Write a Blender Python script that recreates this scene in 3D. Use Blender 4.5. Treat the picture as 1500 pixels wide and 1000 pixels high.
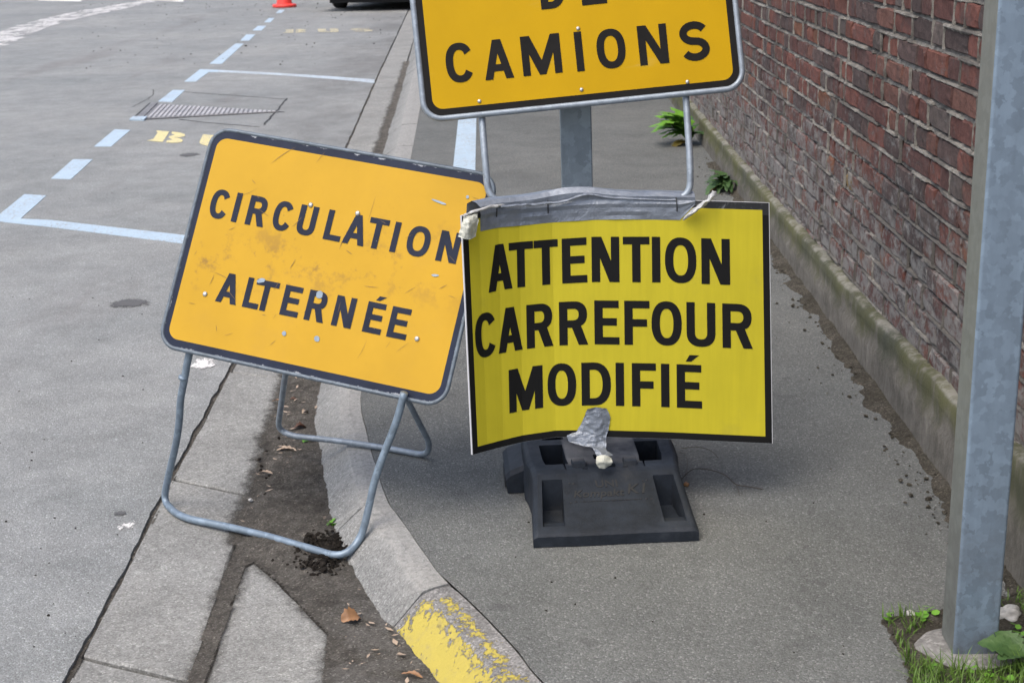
import bpy, bmesh, math, random
import numpy as np
from mathutils import Vector, Matrix, noise as mn
from mathutils.geometry import tessellate_polygon

random.seed(7); np.random.seed(7)
S = bpy.context.scene
for o in list(bpy.data.objects): bpy.data.objects.remove(o)
COL = S.collection

# ------------------------------------------------------------------ camera
F = 2083.333; PITCH = math.atan2(630.0, F); ROLL = math.radians(-1.6)
EYE = Vector((0, 0, 1.48))
fw = Vector((0, math.cos(PITCH), -math.sin(PITCH))); rt = Vector((1, 0, 0)); up = rt.cross(fw)
RT = rt * math.cos(ROLL) + up * math.sin(ROLL); UP = up * math.cos(ROLL) - rt * math.sin(ROLL)
cd = bpy.data.cameras.new('camera'); cam = bpy.data.objects.new('camera', cd); COL.objects.link(cam)
cam.matrix_world = Matrix(((RT.x, UP.x, -fw.x, EYE.x), (RT.y, UP.y, -fw.y, EYE.y), (RT.z, UP.z, -fw.z, EYE.z), (0, 0, 0, 1)))
cd.sensor_width = 36; cd.lens = 50; cd.clip_end = 900; cd.clip_start = 0.05
cd.dof.use_dof = True; cd.dof.focus_distance = 3.6; cd.dof.aperture_fstop = 11
S.camera = cam

# ------------------------------------------------------------------ light
SUN_EL, SUN_AZ = math.radians(62), math.radians(-138)      # azimuth from +Y, clockwise seen from above
w = bpy.data.worlds.new('World'); S.world = w; w.use_nodes = True
nt = w.node_tree; nt.nodes.clear()
sky = nt.nodes.new('ShaderNodeTexSky'); sky.sky_type = 'NISHITA'; sky.sun_disc = False
sky.sun_elevation = SUN_EL; sky.sun_rotation = SUN_AZ; sky.air_density = .9; sky.dust_density = 4.5; sky.ozone_density = 1.0
bg = nt.nodes.new('ShaderNodeBackground'); bg.inputs[1].default_value = 0.15
wo = nt.nodes.new('ShaderNodeOutputWorld')
nt.links.new(sky.outputs[0], bg.inputs[0]); nt.links.new(bg.outputs[0], wo.inputs[0])
sl = bpy.data.lights.new('sun', 'SUN'); sl.energy = 0.8; sl.angle = math.radians(60); sl.color = (1, .97, .88)
sun = bpy.data.objects.new('sun', sl); COL.objects.link(sun)
sd = Vector((math.sin(SUN_AZ) * math.cos(SUN_EL), math.cos(SUN_AZ) * math.cos(SUN_EL), math.sin(SUN_EL)))
sun.rotation_euler = sd.to_track_quat('Z', 'Y').to_euler(); sun.location = sd * 30
S.view_settings.view_transform = 'Standard'; S.view_settings.look = 'None'
S.view_settings.exposure = 0.72; S.view_settings.gamma = 1

# ------------------------------------------------------------------ helpers
def ray(px, py):
    return RT * ((px - 750) / F) - UP * ((py - 500) / F) + fw
def G(px, py, z=0.0):
    d = ray(px, py); return EYE + d * ((z - EYE.z) / d.z)
def AT(px, py, Y):
    d = ray(px, py); return EYE + d * ((Y - EYE.y) / d.y)
def DEP(px, py, depth):
    return EYE + ray(px, py) * depth
def project(p):
    q = Vector(p) - EYE; z = q.dot(fw)
    return 750 + F * q.dot(RT) / z, 500 - F * q.dot(UP) / z, z

def tag(o, label=None, cat=None, group=None, kind=None):
    if label: o['label'] = label
    if cat: o['category'] = cat
    if group: o['group'] = group
    if kind: o['kind'] = kind
    return o
def link(name, me, m=None, parent=None, smooth=False):
    o = bpy.data.objects.new(name, me); COL.objects.link(o)
    if m is not None and not me.materials: me.materials.append(m)
    if parent: o.parent = parent
    if smooth: me.shade_smooth()
    return o
def pyd(name, v, f, m=None, parent=None, smooth=False):
    me = bpy.data.meshes.new(name); me.from_pydata([tuple(p) for p in v], [], f); me.update()
    return link(name, me, m, parent, smooth)
def empty(name, loc=(0, 0, 0), parent=None):
    o = bpy.data.objects.new(name, None); COL.objects.link(o); o.location = loc; o.empty_display_size = .05
    if parent: o.parent = parent
    return o
def bmo(name, bm, m=None, parent=None, smooth=False, recalc=True):
    if recalc: bmesh.ops.recalc_face_normals(bm, faces=bm.faces)
    me = bpy.data.meshes.new(name); bm.to_mesh(me); bm.free()
    return link(name, me, m, parent, smooth)
def add_box(bm, c, s, rz=0.0):
    r = bmesh.ops.create_cube(bm, size=1.0)
    bmesh.ops.transform(bm, matrix=Matrix.Translation(c) @ Matrix.Rotation(rz, 4, 'Z') @ Matrix.Diagonal((*s, 1)), verts=r['verts'])
    return r['verts']
def catmull(pts, n=6, closed=False):
    P = [Vector(p) for p in pts]; out = []
    N = len(P)
    for i in range(N if closed else N - 1):
        g = (lambda k: P[k % N]) if closed else (lambda k: P[max(0, min(N - 1, k))])
        a, b, c, d = g(i - 1), g(i), g(i + 1), g(i + 2)
        for k in range(n):
            t = k / n
            out.append(.5 * ((2 * b) + (c - a) * t + (2 * a - 5 * b + 4 * c - d) * t * t + (3 * b - a - 3 * c + d) * t ** 3))
    if not closed: out.append(P[-1])
    return out
def fillet(pts, r, n=6):
    P = [Vector(p) for p in pts]; out = [P[0]]
    for i in range(1, len(P) - 1):
        rr = r[i] if isinstance(r, (list, tuple)) else r
        a = (P[i - 1] - P[i]); b = (P[i + 1] - P[i])
        la = min(rr, a.length * .49); lb = min(rr, b.length * .49)
        p0 = P[i] + a.normalized() * la; p2 = P[i] + b.normalized() * lb
        for k in range(n + 1):
            t = k / n; out.append(p0 * (1 - t) ** 2 + P[i] * 2 * t * (1 - t) + p2 * t * t)
    out.append(P[-1]); return out
def tube_data(pts, r, seg=10, closed=False, flat=1.0):
    P = [Vector(p) for p in pts]; v = []; f = []; n = len(P)
    nrm = None
    for i in range(n):
        if closed: t = (P[(i + 1) % n] - P[i - 1])
        else: t = P[min(i + 1, n - 1)] - P[max(i - 1, 0)]
        t.normalize()
        if nrm is None:
            nrm = t.cross(Vector((0, 0, 1)) if abs(t.z) < .9 else Vector((0, 1, 0))).normalized()
        nrm = (nrm - t * nrm.dot(t)).normalized(); b = t.cross(nrm)
        rr = r[i] if isinstance(r, (list, tuple)) else r
        for k in range(seg):
            a = 2 * math.pi * k / seg
            v.append(P[i] + nrm * math.cos(a) * rr + b * math.sin(a) * rr * flat)
    for i in range(n if closed else n - 1):
        j = (i + 1) % n
        for k in range(seg):
            k2 = (k + 1) % seg
            f.append((i * seg + k, i * seg + k2, j * seg + k2, j * seg + k))
    if not closed:
        f.append(tuple(range(seg))[::-1]); f.append(tuple((n - 1) * seg + k for k in range(seg)))
    return v, f
def tube(name, pts, r, m, parent=None, seg=12, closed=False):
    v, f = tube_data(pts, r, seg, closed); o = pyd(name, v, f, m, parent, True); return o
def lerp(a, b, t): return a + (b - a) * t
def interp(tab, y):          # tab of (y, x) ascending in y
    ys = [t[0] for t in tab]; xs = [t[1] for t in tab]
    if y < ys[0]: return xs[0] + (y - ys[0]) * (xs[1] - xs[0]) / (ys[1] - ys[0])
    if y > ys[-1]: return xs[-1] + (y - ys[-1]) * (xs[-1] - xs[-2]) / (ys[-1] - ys[-2])
    return float(np.interp(y, ys, xs))
def fnoise(x, y, z=0.0): return mn.noise(Vector((x, y, z)))

# ------------------------------------------------------------------ materials
class NT:
    def __init__(s, name):
        s.m = bpy.data.materials.new(name); s.m.use_nodes = True; s.t = s.m.node_tree
        s.b = s.t.nodes['Principled BSDF']; s.co = None
    def n(s, ty, **kw):
        n = s.t.nodes.new(ty)
        for k, v in kw.items(): setattr(n, k, v)
        return n
    def L(s, a, b): s.t.links.new(a, b)
    def put(s, sock, v):
        if hasattr(v, 'is_linked') or isinstance(v, bpy.types.NodeSocket): s.L(v, sock)
        elif isinstance(v, (tuple, list)): sock.default_value = (*v, 1) if len(v) == 3 and sock.type == 'RGBA' else v
        else: sock.default_value = v
    def obj(s):
        if s.co is None: s.co = s.n('ShaderNodeTexCoord').outputs['Object']
        return s.co
    def map(s, scale=(1, 1, 1), loc=(0, 0, 0), rot=(0, 0, 0)):
        m = s.n('ShaderNodeMapping'); s.L(s.obj(), m.inputs[0]); m.inputs['Scale'].default_value = scale
        m.inputs['Location'].default_value = loc; m.inputs['Rotation'].default_value = rot
        return m.outputs[0]
    def noise(s, scale, detail=4, rough=.6, vec=None, dist=0.0):
        n = s.n('ShaderNodeTexNoise'); s.L(vec or s.obj(), n.inputs['Vector']); n.inputs['Scale'].default_value = scale
        n.inputs['Detail'].default_value = detail; n.inputs['Roughness'].default_value = rough; n.inputs['Distortion'].default_value = dist
        return n.outputs['Fac']
    def vor(s, scale, feature='F1', out='Color', vec=None, rnd=1.0):
        n = s.n('ShaderNodeTexVoronoi', feature=feature); s.L(vec or s.obj(), n.inputs['Vector']); n.inputs['Scale'].default_value = scale
        n.inputs['Randomness'].default_value = rnd
        return n.outputs[out]
    def ramp(s, fac, stops, interp='LINEAR'):
        r = s.n('ShaderNodeValToRGB'); r.color_ramp.interpolation = interp; e = r.color_ramp.elements
        for i, (p, c) in enumerate(stops):
            c = (c, c, c) if isinstance(c, (int, float)) else c
            if i < 2: e[i].position = p; e[i].color = (*c, 1)
            else: q = e.new(p); q.color = (*c, 1)
        s.L(fac, r.inputs[0]); return r.outputs[0]
    def mask(s, fac, a, b):
        m = s.n('ShaderNodeMapRange'); s.L(fac, m.inputs[0]); m.inputs[1].default_value = a; m.inputs[2].default_value = b
        m.interpolation_type = 'SMOOTHSTEP'; return m.outputs[0]
    def mix(s, fac, a, b, mode='MIX'):
        m = s.n('ShaderNodeMix', data_type='RGBA', blend_type=mode); s.put(m.inputs[0], fac); s.put(m.inputs[6], a); s.put(m.inputs[7], b)
        return m.outputs[2]
    def math(s, op, a, b=0.0, clamp=False):
        m = s.n('ShaderNodeMath', operation=op); m.use_clamp = clamp; s.put(m.inputs[0], a); s.put(m.inputs[1], b); return m.outputs[0]
    def xyz(s, vec=None):
        n = s.n('ShaderNodeSeparateXYZ'); s.L(vec or s.obj(), n.inputs[0]); return n.outputs
    def bump(s, h, dist=.002, strength=1.0, prev=None):
        b = s.n('ShaderNodeBump'); s.L(h, b.inputs['Height']); b.inputs['Distance'].default_value = dist; b.inputs['Strength'].default_value = strength
        if prev: s.L(prev, b.inputs['Normal'])
        return b.outputs[0]
    def done(s, color=None, rough=.8, metal=0.0, normal=None, spec=None):
        if color is not None: s.put(s.b.inputs['Base Color'], color)
        s.put(s.b.inputs['Roughness'], rough); s.put(s.b.inputs['Metallic'], metal)
        if normal is not None: s.L(normal, s.b.inputs['Normal'])
        if spec is not None: s.b.inputs['Specular IOR Level'].default_value = spec
        return s.m

def asphalt(name, base, tint, contrast, sc, patch, bump):
    t = NT(name)
    cell = t.vor(sc); v = t.xyz(cell)[0]
    c = [base[i] for i in range(3)]
    k = contrast
    col = t.ramp(v, [(0, tuple(x * (1 - .62 * k) for x in c)), (.45, tuple(x * (1 - .12 * k) for x in c)), (.8, tuple(x * (1 + .25 * k) for x in c)), (.93, tuple(x * (1 + .6 * k) for x in c)), (1, tuple(min(.8, x * (1 + 1.9 * k)) for x in c))])
    fine = t.noise(sc * 2.2, 3, .7); col = t.mix(.55, col, t.ramp(fine, [(.3, .55), (.7, 1.45)]), 'MULTIPLY')
    big = t.noise(.55, 5, .6); col = t.mix(patch, col, t.ramp(big, [(.3, tint), (.5, (1, 1, 1)), (.72, (1.22, 1.2, 1.17))]), 'MULTIPLY')
    mid = t.noise(5, 5, .65); col = t.mix(patch * .8, col, t.ramp(mid, [(.3, .72), (.65, 1.15)]), 'MULTIPLY')
    d = t.vor(sc, 'F1', 'Distance'); h = t.math('SUBTRACT', t.noise(sc * .8, 4, .7), d)
    return t, col, t.bump(h, bump, .9, t.bump(t.noise(14, 3), .006, .5))

t, c, nb = asphalt('road_asphalt', (.250, .259, .255), (.80, .83, .84), .38, 250, .75, .0016)
st = t.mix(t.mask(t.noise(1.6, 6, .62, t.map((1, .18, 1), rot=(0, 0, .07))), .56, .72), c, (.17, .16, .155), 'MIX')
o = t.xyz(); gm = t.mask(t.math('ADD', o[0], t.math('MULTIPLY', o[1], .028)), -1.9, -.95); gm = t.math('MULTIPLY', gm, t.mask(o[1], 6, 12)); gm = t.math('MULTIPLY', gm, t.mask(t.noise(1.4, 6, .7, t.map((1, .3, 1))), .36, .6))
c2 = t.mix(t.math('MULTIPLY', gm, .5), t.mix(.45, c, st), (.12, .115, .11)); M_road = t.done(c2, .88, 0, nb, .3)
t, c, nb = asphalt('pavement_asphalt', (.140, .146, .140), (.84, .86, .87), .45, 260, .6, .0018)
c = t.mix(.6, c, t.ramp(t.noise(1.3, 6, .6, t.map(loc=(4, 2, 0))), [(.34, .80), (.5, 1.0), (.66, 1.16)]), 'MULTIPLY')
gum = t.mask(t.noise(11, 2, .4, t.map(loc=(7, 1, 0))), .70, .73); c = t.mix(t.math('MULTIPLY', gum, .3), c, (.06, .06, .06))
M_pave = t.done(c, .9, 0, nb, .3)
t, c, nb = asphalt('ground_asphalt', (.2, .2, .2), (.7, .7, .7), .6, 60, .6, .004); M_ground = t.done(c, .9)

def concrete(name, base, sc=210, k=.6, dark=.65, bump=.0015):
    t = NT(name); v = t.xyz(t.vor(sc))[0]
    col = t.ramp(v, [(0, tuple(x * (1 - .55 * k) for x in base)), (.5, base), (.9, tuple(x * (1 + .35 * k) for x in base)), (1, tuple(min(.85, x * (1 + 1.1 * k)) for x in base))])
    col = t.mix(.8, col, t.ramp(t.noise(3.5, 6, .65), [(.3, dark), (.6, 1.08)]), 'MULTIPLY')
    col = t.mix(.5, col, t.ramp(t.noise(34, 5, .7), [(.3, .6), (.65, 1.2)]), 'MULTIPLY')
    nb = t.bump(t.noise(sc * .7, 5, .75), bump * 2, .9, t.bump(t.noise(20, 4), .0022, .5))
    return t, col, nb
t, c, nb = concrete('slab_concrete', (.268, .270, .256), 240, .5, .75); M_slab = t.done(c, .88, 0, nb, .3)
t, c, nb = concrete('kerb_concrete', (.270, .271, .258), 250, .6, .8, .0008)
we = t.n('ShaderNodeAttribute', attribute_name='wear_or_light').outputs['Fac']; wm = t.math('MULTIPLY', we, t.mask(t.noise(60, 8, .8), .3, .62)); M_kerb = t.done(t.mix(t.math('MULTIPLY', wm, .75), t.mix(.9, c, (.80, .81, .82), 'MULTIPLY'), (.37, .365, .345)), .85, 0, nb, .3)  # brighter kerb top against darker face: light painted into the colour, broken by scuffs
t, c, nb = concrete('kerb_painted', (.255, .25, .24), 230, .7)
fl = t.math('ADD', t.math('MULTIPLY', t.noise(26, 9, .74, None, .6), .62), t.math('MULTIPLY', t.noise(95, 7, .75), .38)); at = t.n('ShaderNodeAttribute', attribute_name='paint').outputs['Fac']
pm = t.mask(t.math('ADD', t.math('MULTIPLY', fl, 1.25), t.math('SUBTRACT', at, .315)), .585, .615)
yel = t.mix(t.mask(t.noise(16, 8, .75), .5, .78), (.50, .41, .085), (.36, .30, .13))
M_kerbp = t.done(t.mix(pm, c, yel), .75, 0, t.bump(pm, .0012, 1, nb), .35)
t, c, nb = concrete('bed_mortar', (.13, .12, .105), 130, .9, .5, .004); M_bed = t.done(c, .95, 0, nb, .2)
t, c, nb = concrete('footing_concrete', (.225, .22, .21), 150, .5); M_foot = t.done(c, .9, 0, nb)

def soil(name, a, b, grit, fade=False):
    t = NT(name)
    col = t.ramp(t.noise(9, 8, .75), [(.3, a), (.68, b)])
    col = t.mix(.8, col, t.ramp(t.noise(30, 7, .75, t.map(loc=(2, 5, 0))), [(.32, .6), (.5, 1.0), (.7, 1.5)]), 'MULTIPLY')
    if fade:
        o = t.xyz(); grey = t.math('MULTIPLY', t.mask(o[0], -.50, -.36), t.math('SUBTRACT', 1, t.mask(o[1], 2.95, 3.2)))
        col = t.mix(t.math('MULTIPLY', grey, t.mask(t.noise(8, 6, .7), .38, .56)), col, (.235, .225, .205))
    v = t.xyz(t.vor(260))[0]
    col = t.mix(.75, col, t.ramp(v, [(0, .6), (.6, 1.0), (.93, 1.25), (.965, grit), (1, grit * 1.15)]), 'MULTIPLY')
    nb = t.bump(t.noise(150, 8, .8), .014, 1, t.bump(t.noise(34, 7, .75), .022, .8))
    t.done(col, .97, 0, nb, .15)
    if fade:
        a_ = t.n('ShaderNodeAttribute', attribute_name='thick').outputs['Fac']
        m = t.mask(t.math('ADD', a_, t.math('MULTIPLY', t.math('SUBTRACT', t.noise(46, 9, .82), .5), 2.2)), .1, .95)
        mixs = t.n('ShaderNodeMixShader'); tr = t.n('ShaderNodeBsdfTransparent'); out = t.t.nodes['Material Output']
        t.L(m, mixs.inputs[0]); t.L(tr.outputs[0], mixs.inputs[1]); t.L(t.b.outputs[0], mixs.inputs[2]); t.L(mixs.outputs[0], out.inputs[0])
    return t.m
M_soil = soil('soil', (.095, .088, .076), (.215, .20, .175), 1.9, True)
M_grit = soil('grit', (.085, .078, .06), (.16, .145, .12), 1.9)
M_clod = soil('clod', (.018, .015, .012), (.05, .042, .034), 1.2)

def paint(name, col, keep, alphaful=True):
    """worn road paint: thin sheet that lets the asphalt colour show where it has rubbed off"""
    t = NT(name)
    v = t.xyz(t.vor(150))[0]; f = t.math('ADD', t.math('MULTIPLY', t.noise(38, 8, .75), .7), t.math('MULTIPLY', v, .3))
    f = t.math('ADD', f, t.math('MULTIPLY', t.noise(3, 4), .35))
    m = t.mask(f, keep, keep + .07)
    under = t.ramp(v, [(0, (.09, .09, .09)), (.5, (.2, .2, .2)), (1, (.36, .36, .36))])
    c = t.mix(.45, col, t.ramp(t.noise(12, 6, .7), [(.3, .72), (.65, 1.12)]), 'MULTIPLY')
    return t.done(t.mix(m, c, under), .8, 0, t.bump(t.noise(140, 5, .7), .003, .8))
M_blue = paint('blue_paint', (.41, .525, .62), .765)
M_bluethin = paint('blue_paint_worn', (.47, .56, .63), .70)
M_yellowp = paint('yellow_road_paint', (.68, .60, .30), .76)
M_yellowworn = paint('yellow_road_paint_worn', (.62, .55, .30), .63)
M_whitep = paint('white_road_paint', (.72, .70, .66), .82)
def splash(name, col, lo, sc=42):
    t = NT(name); a = t.n('ShaderNodeAttribute', attribute_name='edge').outputs['Fac']
    f = t.math('ADD', t.noise(sc, 9, .8, t.map((1, .55, 1))), t.math('MULTIPLY', a, .34))
    m = t.mask(f, lo, lo + .06); t.done(col, .8); mixs = t.n('ShaderNodeMixShader'); tr = t.n('ShaderNodeBsdfTransparent')
    out = t.t.nodes['Material Output']; t.L(m, mixs.inputs[0]); t.L(tr.outputs[0], mixs.inputs[1]); t.L(t.b.outputs[0], mixs.inputs[2]); t.L(mixs.outputs[0], out.inputs[0])
    return t.m
M_splash = splash('white_splash', (.68, .67, .65), .695)
M_oil = splash('oil_stain', (.10, .10, .10), .66)
M_tarseam = NT('tar_seam').done((.035, .034, .033), .8)

def sign_yellow(name, base, marks):
    t = NT(name)
    c = t.mix(.6, base, t.ramp(t.noise(5, 5, .6), [(.3, .88), (.65, 1.05)]), 'MULTIPLY')
    if marks:
        # brown smudges gathered in a band across the middle, scratches and specks
        o = t.xyz(); band = t.math('ABSOLUTE', t.math('ADD', o[2], t.math('MULTIPLY', o[0], -.17)), 0)
        near = t.math('SUBTRACT', 1, t.math('MULTIPLY', band, 7.5), True)
        sm = t.math('MULTIPLY', t.mask(t.noise(10, 7, .72, t.map((1, 1, 1.0), loc=(3.1, 0, 1.7))), .52, .64), near)
        c = t.mix(t.math('MULTIPLY', sm, .7), c, (.22, .125, .045))
        gr = t.mask(t.noise(3.2, 6, .7), .5, .8); c = t.mix(t.math('MULTIPLY', gr, .32), c, (.42, .25, .05))
        sp = t.mask(t.noise(75, 5, .75), .66, .74); c = t.mix(t.math('MULTIPLY', sp, .65), c, (.2, .12, .035))
    else:
        k = t.mask(t.noise(16, 5, .6, t.map((.25, 1, 1.4))), .62, .78); c = t.mix(t.math('MULTIPLY', k, .25), c, (.55, .42, .16))
    return t.done(c, .5, 0, t.bump(t.noise(3, 3), .004, .2), .15)
M_syel = sign_yellow('sign_yellow_worn', (.53, .312, .024), True)
M_syel2 = sign_yellow('sign_yellow_clean', (.50, .298, .0006), False)
def sign_dark(name, base, wear_or_light):
    t = NT(name); c = t.mix(.5, base, t.ramp(t.noise(9, 6, .7), [(.3, .6), (.7, 1.7)]), 'MULTIPLY')
    if wear_or_light:
        k = t.mask(t.noise(46, 8, .78), .655, .685); c = t.mix(t.math('MULTIPLY', k, .75), c, (.30, .31, .33))
        k = t.mask(t.noise(9, 8, .72), .58, .75); c = t.mix(t.math('MULTIPLY', k, .35), c, (.12, .115, .10))
    return t.done(c, .5, 0, None, .12)
M_navy = sign_dark('sign_navy_worn', (.016, .021, .038), True)
M_black = sign_dark('sign_black', (.011, .010, .009), False)
t = NT('border_navy_chipped'); c = t.mix(.5, (.015, .021, .04), t.ramp(t.noise(9, 6, .7), [(.3, .6), (.7, 1.8)]), 'MULTIPLY')
ed = t.n('ShaderNodeAttribute', attribute_name='edge').outputs['Fac']
k = t.mask(t.math('ADD', t.noise(30, 8, .75), t.math('MULTIPLY', ed, .42)), .87, .90); M_bnavy = t.done(t.mix(k, c, (.32, .34, .37)), .5, 0, None, .15)

def galv(name, base, sc, spread, metal=.35, rough=.42, grime=0.0):
    t = NT(name)
    dn = t.n('ShaderNodeTexNoise'); t.L(t.obj(), dn.inputs['Vector']); dn.inputs['Scale'].default_value = sc * 1.6; dn.inputs['Detail'].default_value = 4
    va = t.n('ShaderNodeVectorMath', operation='MULTIPLY_ADD'); t.L(dn.outputs['Color'], va.inputs[0]); va.inputs[1].default_value = (1.6 / sc,) * 3; t.L(t.obj(), va.inputs[2])
    v = t.xyz(t.vor(sc, vec=va.outputs[0]))[1]
    dv = t.noise(sc * .35, 5, .65); f = t.math('ADD', t.math('MULTIPLY', v, .55), t.math('MULTIPLY', dv, .55))
    c = t.ramp(f, [(.25, tuple(x * (1 - spread) for x in base)), (.5, base), (.62, tuple(x * (1 + spread * .5) for x in base)), (.8, tuple(x * (1 + spread * 1.3) for x in base))])
    c = t.mix(.5, c, t.ramp(t.noise(60, 4, .7, t.map((1, 1, .1))), [(.3, .85), (.7, 1.1)]), 'MULTIPLY')
    if grime:
        g = t.math('SUBTRACT', 1, t.mask(t.xyz()[2], .04, grime)); g = t.math('MULTIPLY', g, t.mask(t.noise(9, 7, .7), .3, .72)); c = t.mix(t.math('MULTIPLY', g, .75), c, (.085, .082, .08))
        sp = t.mask(t.noise(60, 6, .8), .70, .74); c = t.mix(t.math('MULTIPLY', sp, .3), c, (.6, .62, .64))
    return t.done(c, t.math('ADD', t.math('MULTIPLY', dv, .3), rough - .12), metal, t.bump(t.noise(sc, 4), .0006, .5))
M_galv = galv('galvanised_post', (.195, .26, .33), 52, .15, .2, .5, .5)
M_galvs = galv('galvanised_post_side_light', (.19, .205, .19), 60, .08, .15, .6, .5)  # copy of the zinc for the left face, its different light put into the colour
M_galv2 = galv('galvanised_post_grey', (.24, .285, .31), 40, .16, .3, .5)
M_tube = galv('galvanised_tube', (.27, .315, .36), 70, .14, .35, .42)
M_tubeb = galv('galvanised_tube_blue', (.205, .265, .325), 60, .18, .35, .42)
M_rimd = galv('dull_rim', (.13, .16, .19), 70, .2, .3, .5)
M_bolt = galv('bolt_steel', (.5, .5, .48), 200, .2, .7, .35)

t = NT('black_rubber'); c = t.mix(.85, (.0125, .0165, .023), t.ramp(t.noise(14, 7, .7), [(.3, .6), (.7, 1.9)]), 'MULTIPLY')
du = t.mask(t.noise(90, 6, .8), .62, .74); c = t.mix(t.math('MULTIPLY', du, .45), c, (.13, .13, .13)); du = t.mask(t.noise(7, 8, .75, t.map((1, .4, 1))), .5, .75); c = t.mix(t.math('MULTIPLY', du, .35), c, (.085, .085, .083))
geo = t.n('ShaderNodeNewGeometry'); nz = t.xyz(geo.outputs['Normal'])[2]
oy = t.xyz()[1]; ox = t.math('ABSOLUTE', t.xyz()[0], 0); dust = t.math('MULTIPLY', t.math('MULTIPLY', t.mask(oy, .24, .30), t.mask(nz, .6, .95)), t.math('ADD', t.math('SUBTRACT', .9, t.mask(ox, .09, .1)), .25))
c = t.mix(t.math('MULTIPLY', dust, t.mask(t.noise(7, 6), .25, .7)), c, (.24, .232, .22))
M_rubber = t.done(c, .62, 0, t.bump(t.noise(160, 5, .75), .0012, .8), .28)
M_emboss = NT('black_rubber_mark').done((.017, .018, .02), .6)
t = NT('panel_yellow'); c = t.mix(.55, (.58, .50, .030), t.ramp(t.noise(5, 5), [(.3, .88), (.7, 1.08)]), 'MULTIPLY')
k = t.mask(t.noise(120, 4, .7), .70, .76); c = t.mix(t.math('MULTIPLY', k, .4), c, (.25, .23, .06)); c = t.mix(.5, c, t.ramp(t.noise(22, 4, .6, t.map((3, 3, .06))), [(.3, .90), (.7, 1.08)]), 'MULTIPLY'); k = t.mask(t.noise(6, 8, .75), .56, .75); c = t.mix(t.math('MULTIPLY', k, .22), c, (.33, .29, .07)); M_pyel = t.done(c, .5, 0, None, .2)
t = NT('panel_black'); k = t.mask(t.noise(30, 8, .75), .66, .72); M_pblk = t.done(t.mix(t.math('MULTIPLY', k, .25), (.012, .012, .012), (.2, .2, .2)), .5, 0, None, .15)
M_pwhite = NT('panel_core_white').done((.62, .63, .65), .5)
t = NT('panel_top_dirty_tape'); k = t.mask(t.noise(34, 9, .8, None, 1.2), .52, .62); M_ptop = t.done(t.mix(k, (.02, .021, .023), (.16, .17, .18)), .35)
def tape(name, base, metal):
    t = NT(name); c = t.mix(.6, base, t.ramp(t.noise(40, 6, .7, None, .8), [(.3, .7), (.68, 1.2)]), 'MULTIPLY')
    return t.done(c, .36, metal, t.bump(t.noise(55, 6, .65, None, 1.5), .004, .7))
M_tape = tape('silver_tape', (.235, .265, .31), .35)
M_tapew = tape('pale_tape', (.52, .53, .52), .15)
M_tapec = tape('cream_tape', (.55, .56, .48), 0)
M_tie = NT('cable_tie').done((.02, .024, .028), .5)

def leafm(name, a, b, spec=.4):
    t = NT(name); c = t.ramp(t.noise(30, 5, .6), [(.3, a), (.7, b)])
    t.done(c, .5, 0, t.bump(t.noise(90, 3), .002, .6), spec); return t.m
M_leaf = leafm('weed_leaf', (.085, .235, .02), (.17, .37, .04))
M_leafd = leafm('weed_leaf_dark', (.03, .075, .022), (.07, .13, .04))
M_leafy = leafm('weed_leaf_yellowed', (.15, .13, .02), (.26, .18, .04))
M_grass = leafm('grass_blade', (.055, .115, .016), (.125, .21, .035))
M_dry = leafm('dry_leaf_brown', (.20, .105, .05), (.36, .20, .10))
M_dry2 = leafm('dry_leaf_pale', (.33, .25, .18), (.47, .37, .28))
M_dry3 = leafm('dry_leaf_dark', (.07, .035, .022), (.14, .07, .04))
M_twig = leafm('twig_bark', (.035, .028, .022), (.075, .06, .045))
t, c, nb = concrete('pale_stone', (.52, .51, .48), 80, .4); M_stone = t.done(c, .85, 0, nb)

t = NT('brick'); a = t.n('ShaderNodeAttribute', attribute_name='bc').outputs['Color']
c = t.mix(.85, a, t.ramp(t.noise(30, 7, .7), [(.25, .45), (.5, .95), (.72, 1.45)]), 'MULTIPLY')
c = t.mix(.5, c, t.ramp(t.noise(150, 5, .7), [(.3, .55), (.7, 1.4)]), 'MULTIPLY')
z = t.xyz()[2]
soot = t.mask(t.noise(5, 7, .72), .52, .66); c = t.mix(t.math('MULTIPLY', soot, .62), c, (.085, .07, .066))
low = t.math('SUBTRACT', 1, t.mask(z, .25, 1.05)); ef = t.math('ADD', t.noise(15, 10, .8, t.map((1, .7, 1))), t.math('MULTIPLY', low, .17))
c = t.mix(t.math('MULTIPLY', t.mask(t.math('ADD', ef, .03), .57, .70), .55), c, (.115, .108, .105))
c = t.mix(t.math('MULTIPLY', t.mask(ef, .60, .72), .75), c, (.25, .245, .232))
drip = t.math('ADD', t.noise(45, 6, .75, t.map((1, 1, .22))), t.math('MULTIPLY', low, .05)); c = t.mix(t.math('MULTIPLY', t.mask(drip, .63, .70), .62), c, (.34, .325, .295))
M_brick = t.done(c, .9, 0, t.bump(t.noise(75, 7, .75), .0045, .9), .25)
t = NT('mortar'); c = t.ramp(t.noise(26, 8, .75), [(.3, (.09, .082, .075)), (.5, (.225, .21, .19)), (.72, (.37, .35, .315))])
c = t.mix(t.math('MULTIPLY', t.mask(t.noise(2.2, 5, .6), .42, .62), .65), c, (.12, .112, .105))
M_mortar = t.done(c, .95, 0, t.bump(t.noise(110, 7, .8), .008, .9), .2)
t = NT('mortar_light'); c = t.ramp(t.noise(34, 8, .75), [(.3, (.14, .132, .118)), (.5, (.29, .275, .245)), (.72, (.43, .41, .37))])
lo_ = t.math('SUBTRACT', 1, t.mask(t.xyz()[2], .3, .95)); dk = t.math('ADD', t.noise(2.6, 6, .65), t.math('MULTIPLY', lo_, .10))
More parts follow.
